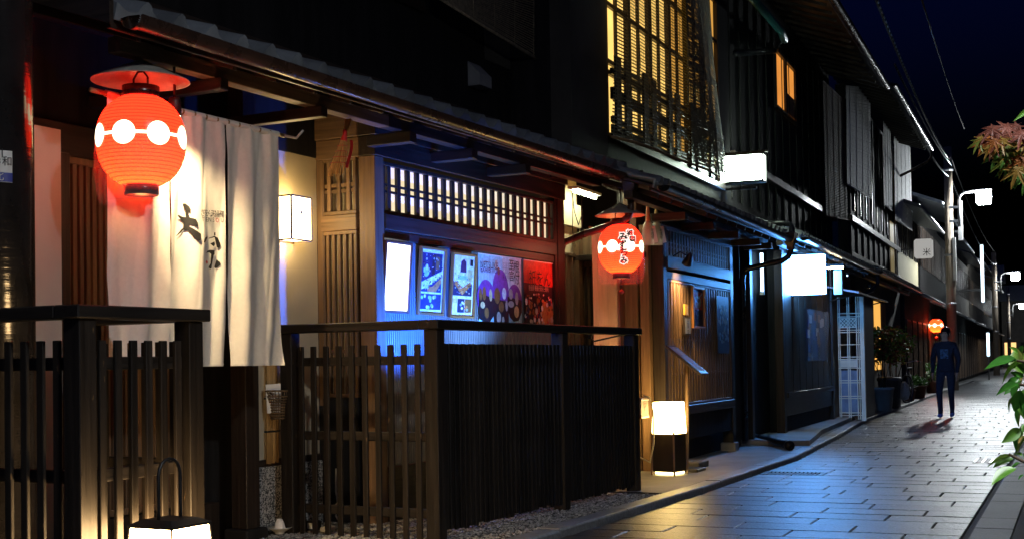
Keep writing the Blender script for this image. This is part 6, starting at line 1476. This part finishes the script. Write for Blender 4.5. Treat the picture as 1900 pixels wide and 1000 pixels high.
# ------------------------------------------------------------------ the walking person
def person():
    q = F0.hz(1757, 774, 0)
    T = thing('person', 'person in dark blue sweatshirt and jeans walking along the paved street', 'person', (q[0], q[1], .0), R_(0))
    # x across (their left is +x seen from the camera's right), faces -y towards the camera; 1.74 m tall
    J = {'pel': (0, 0, .94), 'sp': (0, .0, 1.12), 'ch': (0, .01, 1.30), 'nk': (0, .005, 1.47), 'hd': (0, -.015, 1.56), 'hd2': (0, -.015, 1.68),
         'lh': (-.095, 0, .88), 'lk': (-.105, -.14, .49), 'la': (-.085, -.17, .10), 'lt': (-.085, -.31, .045),
         'rh': (.095, 0, .88), 'rk': (.09, .0, .48), 'ra': (.07, .20, .15), 'rt': (.075, .09, .04),
         'ls': (-.175, .01, 1.39), 'le': (-.245, .05, 1.12), 'lw': (-.235, -.05, .88),
         'rs': (.175, .01, 1.39), 're': (.245, -.01, 1.11), 'rw': (.225, -.10, .88)}
    E_ = [('pel', 'sp'), ('sp', 'ch'), ('ch', 'nk'), ('nk', 'hd'), ('hd', 'hd2'), ('pel', 'lh'), ('lh', 'lk'), ('lk', 'la'), ('la', 'lt'), ('pel', 'rh'), ('rh', 'rk'), ('rk', 'ra'), ('ra', 'rt'), ('ch', 'ls'), ('ls', 'le'), ('le', 'lw'), ('ch', 'rs'), ('rs', 're'), ('re', 'rw')]
    RD = {'pel': (.165, .12), 'sp': (.155, .115), 'ch': (.165, .12), 'nk': (.058, .058), 'hd': (.072, .085), 'hd2': (.078, .092), 'lh': (.095, .10), 'lk': (.062, .065), 'la': (.044, .048), 'lt': (.038, .03), 'rh': (.095, .10), 'rk': (.062, .065), 'ra': (.044, .048), 'rt': (.038, .03), 'ls': (.075, .075), 'le': (.055, .055), 'lw': (.036, .036), 'rs': (.075, .075), 're': (.055, .055), 'rw': (.036, .036)}
    hands = {}
    for sd, wn_, s in (('l', (-.235, -.05, .88), -1), ('r', (.225, -.10, .88), 1)):
        w = Vector(wn_)
        J[sd+'p'] = tuple(w+Vector((0, -.012, -.075))); RD[sd+'p'] = (.040, .022); E_.append((sd+'w', sd+'p'))
        for k in range(4):
            a = w+Vector((s*(.004), -.030+.020*k, -.11)); b = a+Vector((-s*.004, -.008, -.045)); c = b+Vector((-s*.012, -.010, -.028+.006*abs(k-1.5)))
            J[f'{sd}f{k}a'] = tuple(a); J[f'{sd}f{k}b'] = tuple(b); J[f'{sd}f{k}c'] = tuple(c)
            for nm in 'abc': RD[f'{sd}f{k}{nm}'] = (.0095, .0095)
            E_ += [(sd+'p', f'{sd}f{k}a'), (f'{sd}f{k}a', f'{sd}f{k}b'), (f'{sd}f{k}b', f'{sd}f{k}c')]
        a = w+Vector((-s*.006, -.045, -.06)); b = a+Vector((-s*.006, -.018, -.035)); J[sd+'ta'] = tuple(a); J[sd+'tb'] = tuple(b); RD[sd+'ta'] = RD[sd+'tb'] = (.010, .010); E_ += [(sd+'p', sd+'ta'), (sd+'ta', sd+'tb')]
    names = list(J); me = bpy.data.meshes.new('body'); me.from_pydata([J[n] for n in names], [(names.index(a), names.index(b)) for a, b in E_], [])
    o = bpy.data.objects.new('body_tmp', me); COL.objects.link(o)
    sk = o.modifiers.new('s', 'SKIN'); sk.use_smooth_shade = True
    for i, n in enumerate(names):
        me.skin_vertices[0].data[i].radius = RD[n]
        me.skin_vertices[0].data[i].use_root = (n == 'pel')
    sd = o.modifiers.new('d', 'SUBSURF'); sd.levels = 2; sd.render_levels = 2
    bpy.context.view_layer.update()
    nm = bpy.data.meshes.new_from_object(o.evaluated_get(bpy.context.evaluated_depsgraph_get())); bpy.data.objects.remove(o)
    mats = [surf('navy sweatshirt', (.012, .014, .035), .85, .3, (30, 30, 30), bump=.3), surf('dark jeans', (.014, .018, .045), .8, .4, (40, 40, 40)), surf('skin', (.42, .26, .18), .55, .08), surf('blue shoe', (.06, .10, .35), .5, .3)]
    for m_ in mats: nm.materials.append(m_)
    for p in nm.polygons:
        c = p.center; p.use_smooth = True
        if c.z > 1.475: k = 2
        elif c.z < .085: k = 3
        elif abs(c.x) > .17 and c.z < .87: k = 2
        elif c.z < .93 and abs(c.x) < .20: k = 1
        else: k = 0
        p.material_index = k
    put('body', nm, T)
    # sweatshirt waistband, print, cuffs, shoes, hair and face
    MB().lathe([(.165, .0), (.172, .01), (.172, .05), (.160, .06)], 24, (0, 0, .89)).build('hem', mats[0], T).scale = (1, .76, 1)
    m = MB(); m.grid(lambda u, v: (-.075+.15*u, -.128-.004*math.cos((u-.5)*3), 1.14+.18*v), 8, 8); m.build('chest_print', surf('blue chest print', (.02, .03, .09), .8, .9, (28, 28, 28), col2=(.10, .22, .40)), T)
    m = MB(); m.lathe([(0, .135), (.055, .125), (.092, .07), (.097, .01), (.090, -.06), (.075, -.085)], 20, (0, 0, 0)); h_ = m.build('hair', surf('black hair', (.008, .007, .006), .45, .3, (60, 60, 8)), T, (0, .034, 1.640)); h_.scale = (.95, .98, .95); h_.rotation_euler = (R_(-38), 0, 0)
    eye = surf('dark eye', (.01, .01, .01), .3, .1)
    for sx in (-1, 1):
        MB().lathe([(0, .009), (.010, 0), (0, -.009)], 8, (sx*.030, -.100, 1.625)).build('eye', eye, T)
        MB().lathe([(0, .03), (.014, .01), (.012, -.02), (0, -.032)], 8, (sx*.080, -.005, 1.615)).build('ear', mats[2], T)
        m = MB(); m.tube([(sx*.085, -.34, .048) if sx < 0 else (.078, .05, .036), (sx*.085, -.21, .05) if sx < 0 else (.076, .14, .06), (sx*.085, -.14, .055) if sx < 0 else (.072, .225, .10)], [.030, .044, .038], 10); m.build('shoe', mats[3], T)
    m = MB(); m.add([(0, -.103, 1.63), (-.014, -.098, 1.588), (.014, -.098, 1.588), (0, -.122, 1.592)], [(0, 1, 3), (0, 3, 2), (1, 2, 3)]); m.build('nose', mats[2], T)
    m = MB(); m.tube([(-.02, -.098, 1.562), (0, -.103, 1.560), (.02, -.098, 1.562)], .005, 6); m.build('mouth', surf('lips', (.32, .12, .10), .5, .1), T)
    T.rotation_euler = (0, 0, R_(-5))
person()

# ------------------------------------------------------------------ foreground shrubs on the near pavement
def cam_pt(px, py, depth): return CAMP + ray(px, py)*depth
# camellia: glossy leaves
cam_g = [surf('camellia leaf '+k, c, .36, .25, (25, 25, 25), transl=.22, rnd=.15) for k, c in (('deep', (.05, .21, .025)), ('fresh', (.13, .32, .04)), ('young', (.22, .38, .06)))]
def leaf_mesh(name, L, Wd, mat, droop=.12, fold=.10, n=8):
    m = MB(); vs = []
    for i in range(n+1):
        t = i/n; w = Wd*(math.sin(math.pi*min(1, t*1.02)**.82)**.9 if 0 < t < 1 else 0); z = -droop*L*t*t
        vs += [(L*t, -w, z+fold*w), (L*t, -w*.5, z+fold*w*.35), (L*t, 0, z), (L*t, w*.5, z+fold*w*.35), (L*t, w, z+fold*w)]
    m.smooth = True; m.add(vs, [(5*i+j, 5*i+5+j, 5*i+6+j, 5*i+1+j) for i in range(n) for j in range(4)])
    return m.mesh(name, mat)
CL = [leaf_mesh('leaf', .086, .021, cam_g[k], .18, .5) for k in range(3)]
CA = thing('camellia_shrub', 'leafy shrub with glossy bright green leaves overhanging the gutter', 'shrub', (.42, 3.25, .012))
co = Vector(CA.location)
def orient(o, d, up, roll=0.0):
    x = d.normalized(); z = (up-x*up.dot(x)).normalized(); y = z.cross(x)
    M = Matrix((x, y, z)).transposed(); o.rotation_euler = (M @ Matrix.Rotation(roll, 3, 'X')).to_euler()
def place_leaf(T, me, base, tip, up, name='leaf', roll=0.0, scale=None):
    o = put(name, me, T, base-Vector(T.location)); orient(o, tip-base, up, roll)
    L = (tip-base).length; s = L/scale; o.scale = (s, s, s); return o
D = 3.35
# (base px, tip px, depth shift, kind, roll)
CLV = [((1889,668),(1824,676),0,0,.25),((1893,668),(1852,706),.03,1,.9),((1888,655),(1876,642),0,1,0),((1892,690),(1880,640),.02,2,-.4),((1890,672),(1912,650),.05,2,.3),((1884,677),(1912,690),0,1,.5),
       ((1890,712),(1844,728),-.02,0,.2),((1890,700),(1866,728),.03,0,-.3),((1894,706),(1874,742),0,0,.5),((1893,722),(1882,766),-.03,0,-.3),((1900,722),(1895,775),.0,1,.4),((1880,735),(1867,763),.02,0,.8),((1896,728),(1915,742),0,1,.3),((1900,738),(1898,768),-.02,0,0),
       ((1893,795),(1862,820),0,1,-.5),((1900,792),(1880,838),.03,0,.4),((1905,810),(1882,836),0,2,.2),((1896,845),(1881,838),0,1,.2),((1876,846),(1828,858),0,2,.5),((1880,850),(1842,862),.04,1,.2),((1886,868),(1838,890),0,1,.3),((1900,880),(1888,888),0,0,.4),((1898,842),(1915,860),0,0,.3),((1903,826),(1912,850),.02,1,.1),((1902,785),(1896,800),0,1,.3),((1897,660),(1868,672),.12,0,.4),((1899,700),(1878,690),.15,0,-.5),((1897,750),(1884,790),.1,0,.6),((1898,815),(1870,806),.14,0,.3),((1894,858),(1868,872),.12,0,.5),((1899,700),(1886,722),.1,2,.2),((1898,640),(1890,662),.12,0,.2),((1903,765),(1893,748),.15,0,.4)]
for (b0, t0, dd, k, rl) in CLV:
    b = cam_pt(*b0, D+dd); t = cam_pt(*t0, D+dd+random.uniform(-.03, .05))
    place_leaf(CA, CL[k], b, t, (CAMP-b).normalized()*.75+Vector((0, 0, .6)), 'leaf', rl*1.3, .086)
    if False: pass
br = surf('shrub bark', (.13, .085, .055), .8, .4)
root = Vector((.42, 3.25, .012))
hub = Vector((.46, 3.28, .9))
MB().tube([root-co, lerp(root, hub, .5)-co+Vector((.03, .02, 0)), hub-co], [.03, .025, .018], 8).build('trunk', br, CA)
for n1_, n2_ in (((1908, 672), (1886, 668)), ((1912, 716), (1890, 712)), ((1908, 860), (1872, 842)), ((1912, 800), (1893, 792))):
    a, b = cam_pt(*n1_, D), cam_pt(*n2_, D); MB().tube([hub-co, lerp(hub, a, .6)-co+Vector((0, 0, .03)), a-co, b-co], [.010, .008, .005, .003], 6).build('branch', br, CA)
R = random.Random(11)
def outside(p): q = Vector(p)-CAMP; return 950+FPX*q.dot(CR)/q.dot(CF) > 1925
for i in range(13):                       # the rest of the bush, beyond the picture's edge: twigs carrying their leaves
    end = Vector((R.uniform(.40, .85), R.uniform(2.9, 3.75), R.uniform(.45, 1.75)))
    st = lerp(root, hub, R.uniform(.45, 1.0)); mid = lerp(st, end, .5)+Vector((R.uniform(-.03, .06), R.uniform(-.05, .05), .06))
    if not (outside(end) and outside(mid)): continue
    MB().tube([st-co, mid-co, end-co], [.009, .006, .003], 6).build('branch', br, CA)
    for k in range(11):
        t_ = .30+.70*k/10; p = lerp(lerp(st, mid, t_), lerp(mid, end, t_), t_)
        d = Vector((R.gauss(0, 1), R.gauss(0, 1), R.gauss(-.1, .5))).normalized()*.086
        if outside(p+d) and outside(p): place_leaf(CA, CL[(i+k) % 3], p, p+d, Vector((0, 0, 1)), 'leaf', 0, .086)
# maple: seven-lobed leaves
def maple_mesh(mat, seed):
    R = random.Random(seed); m = MB(); lobes = [(-125, .52), (-82, .78), (-42, .95), (0, 1.0), (42, .95), (82, .78), (125, .52)]
    out = []
    for i, (a, l) in enumerate(lobes):
        a = R_(a); w = R_(15)
        out += [(l*.45*math.cos(a-w*.75), l*.45*math.sin(a-w*.75), -.02), (l*.72*math.cos(a-w*.42), l*.72*math.sin(a-w*.42), -.06*l), (l*math.cos(a), l*math.sin(a), -.17*l), (l*.72*math.cos(a+w*.42), l*.72*math.sin(a+w*.42), -.06*l), (l*.45*math.cos(a+w*.75), l*.45*math.sin(a+w*.75), -.02)]
        if i < 6: am = R_((lobes[i][0]+lobes[i+1][0])/2); out.append((.27*math.cos(am), .27*math.sin(am), .0))
    vs = [(0, 0, .01)] + out; n = len(out); m.add(vs, [(0, 1+i, 2+i) for i in range(n-1)] + [(0, n, 1)])
    m.add([(0, -.008, .0), (0, .008, .0), (-.55, .0, -.06)], [(0, 1, 2)])
    return m.mesh('leaf', mat)
mcols = [('bronze', (.19, .06, .04)), ('rust', (.27, .085, .018)), ('amber', (.27, .16, .03)), ('olive', (.13, .16, .025)), ('green', (.07, .17, .03)), ('deep', (.05, .11, .04))]
MM = [maple_mesh(surf('maple leaf '+k, c, .5, .3, (3, 3, 3), transl=.3, rnd=.15, spec=.3), i) for i, (k, c) in enumerate(mcols)]
MP = thing('maple_tree', 'maple with bronze, orange and green leaves reaching in over the street', 'tree', (1.05, 4.3, .012)); mo = Vector(MP.location)
D2 = 3.9
ML = [(1842,240,24,0,200),(1868,238,26,0,160),(1885,235,24,0,190),(1852,252,24,0,230),(1832,258,22,1,215),(1818,262,18,3,220),(1860,262,24,2,210),(1876,256,22,1,170),(1895,250,24,0,180),(1845,270,20,0,235),(1835,276,18,2,230),(1866,274,22,3,225),(1884,270,22,4,200),(1898,268,22,2,200),(1850,286,22,4,235),(1872,288,22,4,215),(1890,286,24,3,220),(1862,300,22,3,240),(1880,302,22,4,240),(1897,298,22,1,230),(1868,312,18,4,250),(1888,316,24,2,235),(1897,322,22,4,220),(1880,282,18,5,200),(1856,246,20,1,240),(1892,308,18,5,225),(1824,256,14,2,225),(1905,300,24,3,230),(1903,330,22,4,250),(1904,245,22,0,180),(1876,296,16,1,240),(1846,262,18,1,220)]
for i, (px, py, r, k, ang) in enumerate(ML):
    dd = D2+random.uniform(-.12, .12); p = cam_pt(px, py, dd); d = cam_pt(px+20*math.cos(R_(ang)), py-20*math.sin(R_(ang)), dd)-p
    up = (CAMP-p).normalized()*random.uniform(.5, .9)+Vector((random.uniform(-.2, .2), 0, .75))
    o = put('leaf', MM[k], MP, p-mo); orient(o, d+Vector((0, 0, -.02)), up); s = r*1.6*dd/FPX; o.scale = (s, s, s)
# long bright blade at the edge
b = cam_pt(1925, 190, D2); t = cam_pt(1880, 226, D2); bl_ = leaf_mesh('leaf', .16, .014, cam_g[1], .05, .5); place_leaf(MP, bl_, b, t, CAMP-b, 'leaf', 0, .16)
trk = Vector((1.05, 4.3, .012)); tp_ = Vector((.95, 4.2, 2.1))
MB().tube([trk-mo, lerp(trk, tp_, .5)-mo+Vector((-.05, .03, 0)), tp_-mo], [.06, .05, .03], 10).build('trunk', br, MP)
for e in ((1840, 248), (1858, 290), (1885, 300), (1830, 262), (1880, 245)):
    c0 = cam_pt(1915, 262, D2); MB().tube([tp_-mo, lerp(tp_, c0, .6)-mo+Vector((0, 0, .06)), c0-mo, cam_pt(*e, D2)-mo], [.015, .010, .006, .002], 6).build('branch', br, MP)
for i in range(15):
    end = Vector((R.uniform(.45, 1.8), R.uniform(3.5, 5.1), R.uniform(2.0, 3.1))); mid = lerp(tp_, end, .5)+Vector((0, 0, .10))
    if not (outside(end) and outside(mid)): continue
    MB().tube([tp_-mo, mid-mo, end-mo], [.016, .009, .003], 6).build('branch', br, MP)
    for k in range(13):
        t_ = .35+.65*k/12; p = lerp(lerp(tp_, mid, t_), lerp(mid, end, t_), t_)
        d = Vector((R.gauss(0, 1), R.gauss(0, 1), -.5)).normalized(); s = R.uniform(.038, .055); q = p+d*s*.55
        if not (outside(q+d*s*1.3) and outside(q)): continue
        o = put('leaf', MM[R.randrange(6)], MP, q-mo); orient(o, d, Vector((R.gauss(0, .3), R.gauss(0, .3), 1))); o.scale = (s, s, s)
